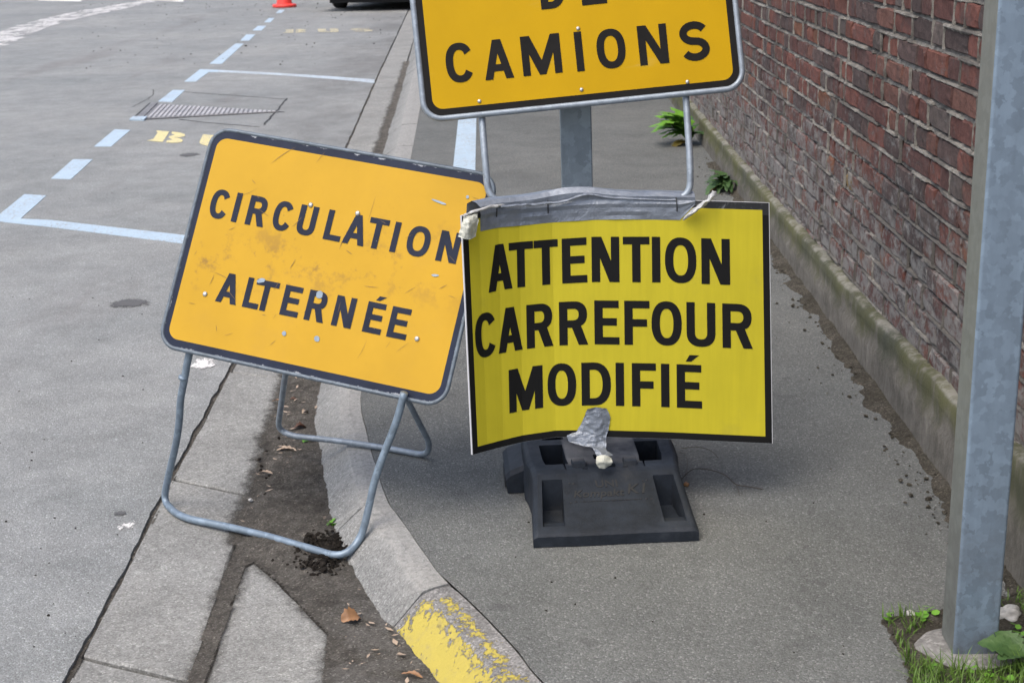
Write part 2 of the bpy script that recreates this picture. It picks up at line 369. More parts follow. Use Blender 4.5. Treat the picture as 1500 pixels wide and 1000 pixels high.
c = t.mix(t.math('MULTIPLY', t.mask(dk, .46, .60), .75), c, (.105, .098, .09)); M_joint = t.done(c, .95, 0, t.bump(t.noise(110, 7, .8), .008, .9), .2)
t = NT('plinth_render'); o = t.xyz(); c = t.ramp(t.noise(7, 7, .7), [(.3, (.115, .108, .093)), (.68, (.225, .212, .186))])
c = t.mix(.8, c, t.ramp(t.noise(38, 7, .75, t.map((1, 1, .5))), [(.3, .55), (.68, 1.3)]), 'MULTIPLY')
hz = t.math('ADD', o[2], t.math('MULTIPLY', t.noise(4, 6, .7, t.map((1, 1, .35))), .26))
top = t.math('ADD', t.math('MULTIPLY', o[1], -.0195), .335)       # height where the green streaks start, falling along the wall
g = t.mask(t.math('SUBTRACT', hz, t.math('MULTIPLY', top, .78)), -.02, .07); g = t.math('MULTIPLY', g, t.mask(t.noise(11, 7, .75, t.map((1, 1, .22))), .30, .50))
c = t.mix(t.math('MULTIPLY', g, .85), c, t.ramp(t.noise(1.7, 4), [(.35, (.062, .070, .050)), (.6, (.105, .108, .042))]))
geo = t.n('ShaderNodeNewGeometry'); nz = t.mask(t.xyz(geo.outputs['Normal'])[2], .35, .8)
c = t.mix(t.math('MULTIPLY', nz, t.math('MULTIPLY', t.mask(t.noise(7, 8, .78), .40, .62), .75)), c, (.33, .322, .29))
M_plinth = t.done(c, .93, 0, t.bump(t.noise(60, 7, .78), .008, .9), .2)

# ================================================================== THE SETTING
ZR = -.08                                   # road surface; pavement is z = 0
EDGE = [(-1, -.97), (2.74, -.987), (3.3, -.995), (3.87, -1.016), (5.0, -1.031), (10.14, -1.141), (14.24, -1.28), (23, -1.553), (45, -2.2)]
def rag(y, k=0.0): return .007 * fnoise(y * 9, k, 1.3) + .004 * fnoise(y * 31, k, 2.3)
pts = []
ys = list(np.arange(1.0, 12, .02)) + list(np.arange(12, 60, .5))
for y in ys: pts.append((interp(EDGE, y) + rag(y), y, ZR))
road_v = [(-70, -60, ZR), (70, -60, ZR), (70, .98, ZR)] + pts + [(pts[-1][0], 240, ZR), (-70, 240, ZR)]
bm = bmesh.new(); vs = [bm.verts.new(p) for p in road_v]; fc = bm.faces.new(vs)
ex = bmesh.ops.extrude_face_region(bm, geom=[fc])
for e in ex['geom']:
    if isinstance(e, bmesh.types.BMVert): e.co.z -= .08
bmesh.ops.triangulate(bm, faces=bm.faces[:])
road = bmo('road', bm, M_road); tag(road, kind='structure')
gr = pyd('ground', [(-300, -300, -.2), (300, -300, -.2), (300, 500, -.2), (-300, 500, -.2)], [(0, 1, 2, 3)], M_ground); tag(gr, kind='structure')
bed = pyd('gutter_bed', [(-1.2, .99, -.112), (1.2, .99, -.112), (1.2, 4, -.112), (.2, 60, -.112), (-2.8, 60, -.112), (-1.3, 8, -.112)], [(0, 1, 2, 3, 4, 5)], M_bed); tag(bed, kind='structure')

# road markings (children of the road)
def flat(name, quad, m, z, parent, th=.003):
    q = [(p[0], p[1]) for p in quad]; n = len(q)
    v = [(x, y, z) for x, y in q] + [(x, y, z - th) for x, y in q]
    f = [tuple(range(n))[::-1]] + [(i, (i + 1) % n, n + (i + 1) % n, n + i) for i in range(n)]
    bm = bmesh.new(); vv = [bm.verts.new(p) for p in v]; [bm.faces.new([vv[k] for k in ff]) for ff in f]
    return bmo(name, bm, m, parent)
def gq(*px, z=ZR): return [G(x, y, z)[:2] for x, y in px]
ZP = ZR + .003
for q in ([(75, 262), (107, 234), (136, 234), (104, 263)], [(138, 215), (168, 190), (191, 191), (163, 215)],
          [(232, 149), (253, 132.5), (271, 132.5), (252, 150)], [(307, 94), (345, 64.5), (357, 64.5), (325, 94)], [(352, 60), (361, 51), (374, 51), (365, 60)],
          [(370, 45), (378, 38.5), (390, 38.5), (383, 45)], [(387, 33), (394, 27), (402, 27), (396, 33)], [(404, 19.5), (409, 15), (417, 15), (412, 19.5)], [(190, 177), (195, 173), (216, 173), (211, 177.5)]):
    flat('painted_dash', gq(*q), M_blue, ZP if q[0][0] != 190 else ZP + .012, road, .003 if q[0][0] != 190 else .014)
flat('painted_corner', gq((-30, 338), (36, 285), (68, 287), (30, 321), (75, 323), (75, 333), (0, 325)), M_blue, ZP, road)
flat('painted_corner', gq((270, 120), (293, 102), (320, 103), (320, 106), (306, 106), (287, 120)), M_blue, ZP, road)
flat('painted_line', gq((75.3, 323), (340, 353), (340, 366), (75.3, 333)), M_blue, ZP, road)
flat('painted_line', gq((320.3, 103), (400, 107), (480, 112), (548, 117), (549, 122), (480, 115.5), (400, 110), (320.3, 106)), M_bluethin, ZP, road)
# crossing bars and old white strip far up the road
for q in ([(56, 1), (66, -8), (128, -8), (118, 2.5)], [(200, 0), (210, -9), (274, -9), (268, 3)], [(-70, 2), (-58, -8), (0, -8), (-8, 2)]):
    flat('crossing_bar', gq(*q), M_whitep, ZP, road)

# ------------------------------------------------------------------ stroke letters
def stroke(pts, s):
    P = [Vector((x, y)) for x, y in pts]; Lf = []; Rt = []
    for i, p in enumerate(P):
        d = (P[min(i + 1, len(P) - 1)] - P[max(i - 1, 0)]).normalized(); n = Vector((-d.y, d.x)) * s / 2
        Lf.append(p + n); Rt.append(p - n)
    return [(q.x, q.y) for q in Lf + Rt[::-1]]
def sup(cx, cy, a, b, t, e=.86):
    c, s_ = math.cos(t), math.sin(t)
    return (cx + a * math.copysign(abs(c) ** e, c), cy + b * math.copysign(abs(s_) ** e, s_))
def glyph(ch, w, h, s, sv=None):
    sv = sv or s * .92; pi = math.pi
    if ch == 'I': return [([(w / 2 - s / 2, 0), (w / 2 + s / 2, 0), (w / 2 + s / 2, h), (w / 2 - s / 2, h)], [])]
    if ch == 'L': return [([(0, 0), (w, 0), (w, sv), (s, sv), (s, h), (0, h)], [])]
    if ch == 'T': return [([(w / 2 - s / 2, 0), (w / 2 + s / 2, 0), (w / 2 + s / 2, h - sv), (w, h - sv), (w, h), (0, h), (0, h - sv), (w / 2 - s / 2, h - sv)], [])]
    if ch in 'EÉ':
        m = h / 2 + sv * .1
        o = [([(0, 0), (w, 0), (w, sv), (s, sv), (s, m - sv / 2), (w * .9, m - sv / 2), (w * .9, m + sv / 2), (s, m + sv / 2), (s, h - sv), (w * .98, h - sv), (w * .98, h), (0, h)], [])]
        if ch == 'É': o.append(([(w * .36, h * 1.07), (w * .58, h * 1.07), (w * .90, h * 1.22), (w * .52, h * 1.22)], []))
        return o
    if ch == 'F':
        m = h * .5
        return [([(0, 0), (s, 0), (s, m - sv / 2), (w * .9, m - sv / 2), (w * .9, m + sv / 2), (s, m + sv / 2), (s, h - sv), (w, h - sv), (w, h), (0, h)], [])]
    if ch == 'N':
        d = s * 1.18; y1 = h * s / (w - d)
        return [([(0, 0), (s, 0), (s, h - y1), (w - d, 0), (w, 0), (w, h), (w - s, h), (w - s, y1), (d, h), (0, h)], [])]
    if ch == 'M':
        d = s * 1.22; tt = s * .85; m = w / 2 - tt / 2; k = h * (d - tt / 2) / m; yy = h - s * h / m
        return [([(0, 0), (s, 0), (s, yy), (w / 2 - tt / 2, 0), (w / 2 + tt / 2, 0), (w - s, yy), (w - s, 0), (w, 0), (w, h), (w - d, h), (w / 2, k), (d, h), (0, h)], [])]
    if ch == 'A':
        t_ = s * 1.12; m = (w / 2 - t_ / 2) / h; s1 = s * 1.04; yi = (w / 2 - s1) / m; c0, c1 = h * .2, h * .2 + sv
        f = lambda y: s1 + y * m
        return [([(0, 0), (s1, 0), (f(c0), c0), (w - f(c0), c0), (w - s1, 0), (w, 0), (w / 2 + t_ / 2, h), (w / 2 - t_ / 2, h)], [[(f(c1), c1), (w / 2, min(yi, h * .93)), (w - f(c1), c1)]])]
    if ch == 'O':
        n = 40
        return [([sup(w / 2, h / 2, w / 2, h / 2, 2 * pi * i / n) for i in range(n)], [[sup(w / 2, h / 2, w / 2 - s, h / 2 - sv, 2 * pi * i / n) for i in range(n)]])]
    if ch == 'C':
        n = 34; a0 = .56; A = [a0 + (2 * pi - 2 * a0) * i / n for i in range(n + 1)]
        return [([sup(w / 2, h / 2, w / 2, h / 2, a) for a in A] + [sup(w / 2, h / 2, w / 2 - s, h / 2 - sv, a) for a in A[::-1]], [])]
    if ch == 'U':
        n = 20; r = w * .5; A = [pi + pi * i / n for i in range(n + 1)]
        return [([(0, h)] + [sup(w / 2, r, w / 2, r, a) for a in A] + [(w, h), (w - s, h)] + [sup(w / 2, r, w / 2 - s, r - sv, a) for a in A[::-1]] + [(s, h)], [])]
    if ch == 'D':
        n = 16; A = [-pi / 2 + pi * i / n for i in range(n + 1)]; cx = w * .42
        return [([(0, 0)] + [sup(cx, h / 2, w - cx, h / 2, a) for a in A] + [(0, h)], [[(s, sv)] + [sup(cx, h / 2, w - cx - s, h / 2 - sv, a) for a in A] + [(s, h - sv)]])]
    if ch == 'R':
        n = 14; A = [-pi / 2 + pi * i / n for i in range(n + 1)]; y0 = h * .40; cy = (h + y0) / 2; b = (h - y0) / 2; cx = w * .5; r = w * .97
        arc = [sup(cx, cy, r - cx, b, a) for a in A]
        i0 = 1
        return [([(0, 0), (s, 0), (s, y0), (w * .44, y0), (w - s * 1.12, 0), (w, 0), (w * .46 + s * 1.02, y0 + sv * .25)] + arc[3:] + [(0, h)],
                 [[(s, y0 + sv)] + [sup(cx, cy, r - cx - s, b - sv, a) for a in A] + [(s, h - sv)]])]
    if ch == 'S':
        pts = []; r1 = h * .25 - s * .06; a = w / 2 - s / 2
        cyt = h - s / 2 - (h - s) * .25; cyb = s / 2 + (h - s) * .25; b = (h - s) * .25
        for i in range(15): tt = .45 + (pi * 1.5 - .45 - .35) * i / 14; pts.append((w / 2 + a * math.cos(tt), cyt + b * math.sin(tt)))
        for i in range(15): tt = pi / 2 - .35 - (pi * 1.5 - .45 - .35) * i / 14; pts.append((w / 2 + a * math.cos(tt), cyb + b * math.sin(tt)))
        return [(stroke(pts, s), [])]
    if ch == 'B':      # stencil: solid stem, gap, double bowl
        n = 14; A = [-pi / 2 + pi * i / n for i in range(n + 1)]
        bowls = [(w * .52, h)] + [(w * .62 + w * .36 * math.cos(a), h * .75 + h * .25 * math.sin(a)) for a in A[::-1]][1:-1] + [(w * .62 + w * .38 * math.cos(a), h * .25 + h * .25 * math.sin(a)) for a in A[::-1]][1:-1] + [(w * .52, 0), (w * .52, h * .18), (w * .68, h * .27), (w * .52, h * .42), (w * .52, h * .58), (w * .66, h * .72), (w * .52, h * .84)]
        return [([(-w * .08, 0), (w * .42, 0), (w * .42, h), (-w * .02, h), (w * .08, h * .8), (w * .08, h * .2)], []), (bowls[::-1], [])]
    raise KeyError(ch)
def letters_bm(items, s, cutx=(), edge=None):
    """items: (char, x0, x1, y0, height) -> flat bmesh in x,y; cut along x = cutx for panels that bend there"""
    bm = bmesh.new()
    for it in items:
        ch, x0, x1, y0, h = it[:5]
        for outer, holes in glyph(ch, x1 - x0, h, it[5] if len(it) > 5 else s):
            loops = [[Vector((x0 + a, y0 + b, 0)) for a, b in lp] for lp in [outer] + holes]
            fl_ = [p for lp in loops for p in lp]; vs = [bm.verts.new(p) for p in fl_]
            for tri in tessellate_polygon(loops):
                try: bm.faces.new([vs[i] for i in tri])
                except ValueError: pass
    for c in cutx:
        bmesh.ops.bisect_plane(bm, geom=bm.verts[:] + bm.edges[:] + bm.faces[:], plane_co=(c, 0, 0), plane_no=(1, 0, 0))
    return bm

# BUS lettering on the road
def road_word(items, org, ux, uy, m):
    for it in items:
        bm = letters_bm([it], .13)
        for v_ in bm.verts: p = org + ux * v_.co.x + uy * v_.co.y; v_.co = (p.x, p.y, ZP)
        for f_ in bm.faces:
            if f_.normal.z < 0: f_.normal_flip()
        me = bpy.data.meshes.new('painted_letter'); bm.to_mesh(me); bm.free(); link('painted_letter', me, m, road)
o0 = G(219, 207, ZR); ux = (G(303, 214.5, ZR) - o0).normalized(); uy = Vector((-.13, .99, 0)).normalized()
road_word([('B', 0, .33, 0, .54), ('U', .50, .83, 0, .54, .12), ('S', 1.0, 1.33, 0, .54, .11)], o0, ux, uy, M_yellowp)
o1 = G(416, 48.5, ZR); ux1 = Vector((.985, -.17, 0))
road_word([('B', 0, .33, 0, .62), ('U', .50, .80, 0, .62, .12), ('S', .98, 1.3, 0, .62, .11)], o1, ux1, uy, M_yellowworn)

# seams cut in the asphalt round the cover
for k, pl in enumerate([[(266, 134.5), (330, 139), (420, 145.5)], [(420, 144), (402, 166), (386, 183)], [(262, 175), (320, 181), (381, 186)], [(296, 152), (340, 148), (372, 144.5)], [(193, 157), (222, 141), (224, 131)]]):
    P = [G(x, y, ZR + .002) for x, y in pl]; v = []; f = []
    n = 12; Q = catmull(P, n)
    for i, p in enumerate(Q):
        d = (Q[min(i + 1, len(Q) - 1)] - Q[max(0, i - 1)]).normalized(); nn = Vector((-d.y, d.x, 0)) * (.006 + .010 * abs(fnoise(i * .7, k * 3.3))) * (.5 if k > 2 else 1)
        jit = nn.normalized() * .012 * fnoise(i * .5, k * 7.7)
        v += [p + nn + jit, p - nn + jit]
    f = [(2 * i, 2 * i + 1, 2 * i + 3, 2 * i + 2) for i in range(len(Q) - 1)]
    o = pyd('seam', v, f, M_tarseam, road)
def splat(name, cx, cy, rx, ry, z, m, parent=None, rot=0.0):
    v = [(cx, cy, z)]; n = 24; e = [1.0]
    for j, rr in enumerate((.5, 1.0)):
        for i in range(n):
            a = 2 * math.pi * i / n; r = rr * (1 + .25 * fnoise(math.cos(a) * 2 + cx, math.sin(a) * 2 + cy, 4)); dx, dy = rx * r * math.cos(a), ry * r * math.sin(a)
            v.append((cx + dx * math.cos(rot) - dy * math.sin(rot), cy + dx * math.sin(rot) + dy * math.cos(rot), z)); e.append(.6 if j == 0 else -.8)
    f = [(0, 1 + i, 1 + (i + 1) % n) for i in range(n)] + [(1 + i, 1 + n + i, 1 + n + (i + 1) % n, 1 + (i + 1) % n) for i in range(n)]
    o = pyd(name, v, f, m, parent); at_ = o.data.attributes.new('edge', 'FLOAT', 'POINT'); at_.data.foreach_set('value', e); return o
p = G(303, 533, ZR); splat('paint_splash', p.x - .01, p.y, .085, .13, ZR + .003, M_splash, road)
p = G(185, 770, ZR); splat('paint_splash', p.x, p.y, .055, .055, ZR + .003, M_splash, road)
p = G(176, 752, ZR); splat('oil_spot', p.x, p.y, .03, .03, ZR + .003, M_oil, road)
p = G(190, 445, ZR); splat('oil_spot', p.x, p.y, .16, .13, ZR + .003, M_oil, road)
p = G(277, 227, ZR); splat('patch', p.x, p.y, .13, .13, ZR + .003, M_oil, road)
M_oldw = splash('old_white_strip', (.55, .545, .53), .62, 6.0)
for pl_, hw in (([(-60, 84), (0, 56), (60, 34), (120, 19), (180, 8), (260, -4)], .55), ([(-60, 96), (0, 64), (70, 36), (130, 22), (200, 7)], .3)):
    Q = catmull([G(x, y, ZR + .003 + .001 * (hw < .5)) for x, y in pl_], 8); v = []; e = []
    for i, q in enumerate(Q):
        d = (Q[min(i + 1, len(Q) - 1)] - Q[max(0, i - 1)]).normalized(); nn = Vector((-d.y, d.x, 0)) * hw
        v += [q + nn * k for k in (-1, -.4, .4, 1)]; e += [-.9, .5, .5, -.9]
    o = pyd('old_white_line', v, [(4 * i + k, 4 * i + k + 1, 4 * i + k + 5, 4 * i + k + 4) for i in range(len(Q) - 1) for k in range(3)], M_oldw, road)
    at_ = o.data.attributes.new('edge', 'FLOAT', 'POINT'); at_.data.foreach_set('value', e)

# ------------------------------------------------------------------ kerb (a stone each)
FB = [(1.35, .95), (1.7, .42), (2.3, -.03)]
KF = [(3.9, 0.0)]
back = [(1.6, 1.28), (1.0, 1.42), (.55, 1.72), (.25, 2.13), (.049, 2.53), (-.004, 2.666), (-.082, 2.84), (-.156, 2.988), (-.192, 3.065), (-.288, 3.344), (-.335, 3.479), (-.397, 3.778), (-.439, 4.015), (-.491, 4.381), (-.517, 5.2), (-.545, 6.5), (-.605, 9.0), (-.678, 11.5), (-.82, 16), (-1.05, 23), (-1.75, 45), (-2.3, 62)]
bp = catmull([(x, y, 0) for x, y in back], 14)
cum = [0.0]
for i in range(1, len(bp)): cum.append(cum[-1] + (bp[i] - bp[i - 1]).length)
def kpt(s):
    i = min(max(int(np.searchsorted(cum, s)) - 1, 0), len(bp) - 2); t_ = (s - cum[i]) / max(1e-6, cum[i + 1] - cum[i]); p_ = bp[i].lerp(bp[i + 1], t_)
    d = (bp[min(i + 2, len(bp) - 1)] - bp[max(i - 1, 0)]).normalized(); return p_, Vector((-d.y, d.x, 0))
def s_of_y(y): return float(np.interp(y, [p_.y for p_ in bp], cum))
marks = [s_of_y(2.99), s_of_y(3.48), s_of_y(4.015)]
bounds = [marks[0] - .58 * k for k in range(4, 0, -1) if marks[0] - .58 * k > 0] + marks
while bounds[-1] < cum[-1] - 1.0: bounds.append(bounds[-1] + (.75 if len(bounds) < 9 else 1.0))
kerb = empty('kerb'); tag(kerb, kind='structure')
# profile: distance out from the back line, height
def profile(s):
    y = kpt(s)[0].y
    wt = float(np.interp(y, [2.5, 3.0, 3.5, 4.4, 9, 12], [.085, .075, .075, .075, .12, .13]))     # flat top width
    wf = float(np.interp(y, [2.5, 3.0, 3.5, 4.4, 9, 12], [.095, .10, .105, .115, .13, .12]))   # sloping face
    return [(0, -.12), (0, -.006), (.006, 0), (wt * .55, .0005), (wt - .005, -.004), (wt + .004, -.011), (wt + wf * .5, -.052), (wt + wf, -.098), (wt + wf + .004, -.13)]
for bi in range(len(bounds) - 1):
    s0, s1 = bounds[bi] + .002, bounds[bi + 1] - .002; n = 12 if kpt(s0)[0].y < 12 else 4
    painted = bi + 1 < len(bounds) and bounds[bi + 1] <= marks[0] + .01
    v = []; f = []; pv = []
    tz = random.uniform(-.003, .003)
    for i in range(n + 1):
        s = lerp(s0, s1, i / n); pc, nn = kpt(s); pr = profile(s); endk = (.004 if i in (0, n) else 0)
        for k, (dd, zz) in enumerate(pr):
            j = .0035 * fnoise(s * 22, k * 3.1, bi) if 1 < k < 8 else 0
            v.append(pc + nn * (dd + j) + Vector((0, 0, zz + tz + .6 * j - (endk if 1 <= k <= 6 else 0))))
            if painted:
                base_ = {2: .12, 3: .30, 4: .23, 5: .32, 6: .41, 7: .27}.get(k, -.3); base_ += .0 if i > 0 else 0
                if bounds[bi + 1] == marks[0]: base_ -= {n: .20, n - 1: .02}.get(i, 0)
                pv.append(base_)
    K = len(pr)
    for i in range(n):
        for k in range(K - 1): f.append((i * K + k, i * K + k + 1, (i + 1) * K + k + 1, (i + 1) * K + k))
    f.append(tuple(range(K))[::-1]); f.append(tuple(n * K + k for k in range(K)))
    bm = bmesh.new(); vs = [bm.verts.new(p_) for p_ in v]; [bm.faces.new([vs[a_] for a_ in ff]) for ff in f]
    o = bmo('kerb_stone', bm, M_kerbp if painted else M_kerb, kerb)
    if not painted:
        a_ = o.data.attributes.new('wear_or_light', 'FLOAT', 'POINT'); a_.data.foreach_set('value', [0, .5, .9, .9, 1, .5, 0, 0, 0] * (n + 1))  # painted light per profile point: full on the top, none on the face
    if painted:
        a_ = o.data.attributes.new('paint', 'FLOAT', 'POINT'); a_.data.foreach_set('value', pv)
        o['label'] = 'kerb stone with flaking yellow paint'

# ------------------------------------------------------------------ pavement
WX = lambda y: 1.143 + .0226 * (y - 3.48)            # front of the wall's plinth
lf = [p_ for p_ in bp]
v = []; f = []
inner = []
for i, p_ in enumerate(lf):
    nn = kpt(cum[i])[1]; q = p_ + nn * .004; inner.append(q)
bm = bmesh.new()
ring = [(q.x, q.y) for q in inner] + [(3.0, 62), (1.75, 1.25)]
top = [bm.verts.new((x, y, 0)) for x, y in ring]; fc = bm.faces.new(top)
bmesh.ops.triangulate(bm, faces=[fc])
pave = bmo('pavement', bm, M_pave); tag(pave, kind='structure')
if pave.data.polygons[0].normal.z < 0: pave.data.flip_normals()
flat('painted_band', [G(673, 160, 0)[:2], G(698, 160, 0)[:2], G(696, 262, 0)[:2], G(662, 262, 0)[:2]], M_blue, .003, pave)

# ------------------------------------------------------------------ gutter slabs
gut = empty('gutter'); tag(gut, kind='structure')
SL = [(2.0, -.70), (2.74, -.715), (3.43, -.735), (3.75, -.755), (4.8, -.80), (6.5, -.84), (10, -.90), (14, -1.02), (23, -1.3), (45, -1.98)]
jl = [(1.0, .95), (1.85, 1.74), (2.839, 2.723), (3.873, 3.745), (4.888, 4.796), (5.95, 5.86)]
while jl[-1][0] < 45: jl.append((jl[-1][0] + 1.05, jl[-1][1] + 1.05))
def slab(poly, z, tilt):
    """bevelled slab from a plan polygon, counter-clockwise"""
    bm = bmesh.new(); cx = sum(p_[0] for p_ in poly) / len(poly); cy = sum(p_[1] for p_ in poly) / len(poly)
    P = []
    for i in range(len(poly)):
        a, b = poly[i], poly[(i + 1) % len(poly)]; L_ = math.dist(a, b); n = max(1, int(L_ / .06)) if a[1] < 9 else 2
        for k in range(n):
            x, y = lerp(a[0], b[0], k / n), lerp(a[1], b[1], k / n); P.append((x + .004 * fnoise(x * 30, y * 30, 1), y + .004 * fnoise(x * 30, y * 30, 9)))
    zt = lambda x, y: z + (x - cx) * tilt[0] + (y - cy) * tilt[1]
    i_ = lambda p_, k: (p_[0] + (cx - p_[0]) * k / max(.01, abs(cx - p_[0]) + abs(cy - p_[1])), p_[1] + (cy - p_[1]) * k / max(.01, abs(cx - p_[0]) + abs(cy - p_[1])))
    t0 = [bm.verts.new((*i_(p_, .007), zt(*p_))) for p_ in P]; t1 = [bm.verts.new((*p_, zt(*p_) - .005)) for p_ in P]; t2 = [bm.verts.new((*p_, z - .05)) for p_ in P]
    n = len(P); bm.faces.new(t0)
    for i in range(n):
        j = (i + 1) % n; bm.faces.new((t1[i], t1[j], t0[j], t0[i])); bm.faces.new((t2[i], t2[j], t1[j], t1[i]))
    bmesh.ops.triangulate(bm, faces=[f_ for f_ in bm.faces if len(f_.verts) > 4])
    return bmo('slab', bm, M_slab, gut)
ZS = -.086
SLABS = []
for i in range(len(jl) - 1):
    (a0, b0), (a1, b1) = jl[i], jl[i + 1]; g = .007
    poly = [(interp(EDGE, a0) + .013, a0 + g), (interp(SL, b0), b0 + g), (interp(SL, b1), b1 - g), (interp(EDGE, a1) + .013, a1 - g)]
    SLABS.append(poly); slab(poly, ZS + random.uniform(-.002, .002), (-.02, 0))
s2 = [(-.665, 1.9), (-.41, 1.9), (-.422, 2.706), (-.437, 2.917), (-.60, 3.20), (-.672, 3.305), (-.69, 3.28)]
SLABS.append(s2); slab(s2, ZS - .002, (.0, 0))

row_ = [(interp(EDGE, y) + .014, y) for y in np.arange(1, 20, .5)] + [(interp(SL, y), y) for y in np.arange(19.5, .9, -.5)]
DSLABS = [row_[::-1], s2]
# dirt lying in the gutter: a height field that sinks below the slabs where they are swept clean
def poly_sd(px, py, poly):
    d = np.full(px.shape, 1e9); inside = np.zeros(px.shape, bool); n = len(poly)
    for i in range(n):
        ax, ay = poly[i]; bx, by = poly[(i + 1) % n]; ex, ey = bx - ax, by - ay
        tt = np.clip(((px - ax) * ex + (py - ay) * ey) / (ex * ex + ey * ey), 0, 1)
        d = np.minimum(d, np.hypot(px - ax - tt * ex, py - ay - tt * ey))
        c_ = ((ay > py) != (by > py)) & (px < (bx - ax) * (py - ay) / (by - ay + 1e-12) + ax); inside ^= c_
    return np.where(inside, -d, d)
def hfield(name, xs, ys, zf, m, keep=None, kind='stuff', thick=None):
    X, Y_ = np.meshgrid(xs, ys); Z = zf(X, Y_); nx = len(xs)
    v = np.stack([X.ravel(), Y_.ravel(), Z.ravel()], 1)
    ii = np.arange(len(ys) - 1)[:, None] * nx + np.arange(nx - 1)[None]; q = np.stack([ii, ii + 1, ii + nx + 1, ii + nx], -1)
    if keep is not None:
        kk = keep(X, Y_); ok = kk[:-1, :-1] | kk[1:, 1:] | kk[:-1, 1:] | kk[1:, :-1]; q = q[ok]
    q = q.reshape(-1, 4); used = np.unique(q); rm = np.full(len(v), -1); rm[used] = np.arange(len(used))
    me = bpy.data.meshes.new(name); me.from_pydata(v[used].tolist(), [], rm[q].tolist()); me.update()
    o = link(name, me, m, None, True); tag(o, kind=kind)
    if thick is not None: a_ = me.attributes.new('thick', 'FLOAT', 'POINT'); a_.data.foreach_set('value', thick(X, Y_, Z).ravel()[used].astype(np.float32))
    return o
def vnoise(X, Y_, f, s=0.0, oct_=3):
    out = np.zeros(X.size); x, y = X.ravel() * f, Y_.ravel() * f
    for i in range(X.size): out[i] = mn.fractal(Vector((x[i], y[i], s)), .8, 2.0, oct_)
    return out.reshape(X.shape)
def dirt_z(X, Y_):
    near = [s_ for s_ in DSLABS if min(p_[1] for p_ in s_) < Y_.max() + .3 and max(p_[1] for p_ in s_) > Y_.min() - .3]
    d = np.min([poly_sd(X, Y_, s_) for s_ in near], 0)
    n1 = vnoise(X, Y_, 9, 3.3); n2 = vnoise(X, Y_, 55, 1.1, 4)
    ex = np.interp(Y_, [t_[0] for t_ in EDGE], [t_[1] for t_ in EDGE])
    left = X < ex + .09
    spill = np.where(left, .006 + .007 * n1, np.where(Y_ > 3.4, .055 + .02 * n1, .032 + .012 * n1))
    hump = .014 * np.exp(-((X + .60) ** 2 / .02 + (Y_ - 3.7) ** 2 / .25)) * np.clip(d / .06, 0, 1)
    flatn = np.where((Y_ < 3.25) & (X > -.6), .35, 1.0)
    out_z = ZS - .001 + np.clip(d * .2, 0, .01) + hump + (.0045 * n2 + .004 * n1) * flatn * np.clip(d / .03 + .25, 0, 1)
    on_z = ZS + .0042 + .0008 * n2
    th = (d + spill) / np.where(left, .02, .06)
    global THICK
    THICK = np.where(d > 0, np.maximum(th, 1.2), th)
    z = np.where(d > 0, np.maximum(out_z, on_z * np.clip(1 - d / .02, 0, 1) + out_z * np.clip(d / .02, 0, 1)), np.where(th > -.7, on_z, ZS - .02))
    return np.where(X < ex + .012, ZS - .002 + .004 * n2, z)
def dirt_t(X, Y_, Z): return THICK
def kerb_in(X, Y_):
    byy = [p_.y for p_ in bp]; bxx = [p_.x for p_ in bp]
    return (X > np.interp(Y_, [t_[0] for t_ in EDGE], [t_[1] for t_ in EDGE]) - .03) & (X < np.interp(Y_, byy, bxx) - .05)
o = hfield('gutter_dirt', np.arange(-1.06, .12, .0085), np.arange(2.2, 5.6, .009), dirt_z, M_soil, kerb_in, thick=dirt_t)
tag(o, 'dark damp dirt lying in the gutter against the kerb', 'dirt')
o = hfield('gutter_dirt', np.arange(-1.36, -.55, .02), np.arange(5.59, 16, .045), dirt_z, M_soil, kerb_in, thick=dirt_t)
tag(o, 'dirt along the far gutter behind the slanted yellow sign', 'dirt')

def lump(bm, c, r, sub=1, squash=.7):
    q = bmesh.ops.create_icosphere(bm, subdivisions=sub, radius=r); sd = random.random() * 50
    for v_ in q['verts']:
        k = 1 + .75 * fnoise(v_.co.x / r * 1.3 + sd, v_.co.y / r * 1.3, v_.co.z / r * 1.3); v_.co = Vector((v_.co.x * k, v_.co.y * k, v_.co.z * k * squash)) + Vector(c)
def zdirt(x, y): return ZS + .002
bm = bmesh.new()
for i in range(620):
    if i < 500:
        px_, py_ = random.gauss(480, 20), random.gauss(801, 9)
        if i % 3 == 0: px_, py_ = random.gauss(470, 16), random.gauss(828, 6)
        r = random.uniform(.002, .006) * (1 + 1.8 * random.random() ** 5)
    else: px_, py_ = random.uniform(380, 520), random.uniform(640, 830); r = random.uniform(.002, .007)
    p_ = G(px_, py_, ZS + .01)
    if kerb_in(np.array([p_.x]), np.array([p_.y]))[0]: lump(bm, (p_.x, p_.y, ZS + .012 + random.uniform(-.002, .010 if i < 500 else .002)), r)
o = bmo('soil_clods', bm, M_clod, None, False); tag(o, 'crumbled black soil clods by the bent tube leg', 'soil', kind='stuff')

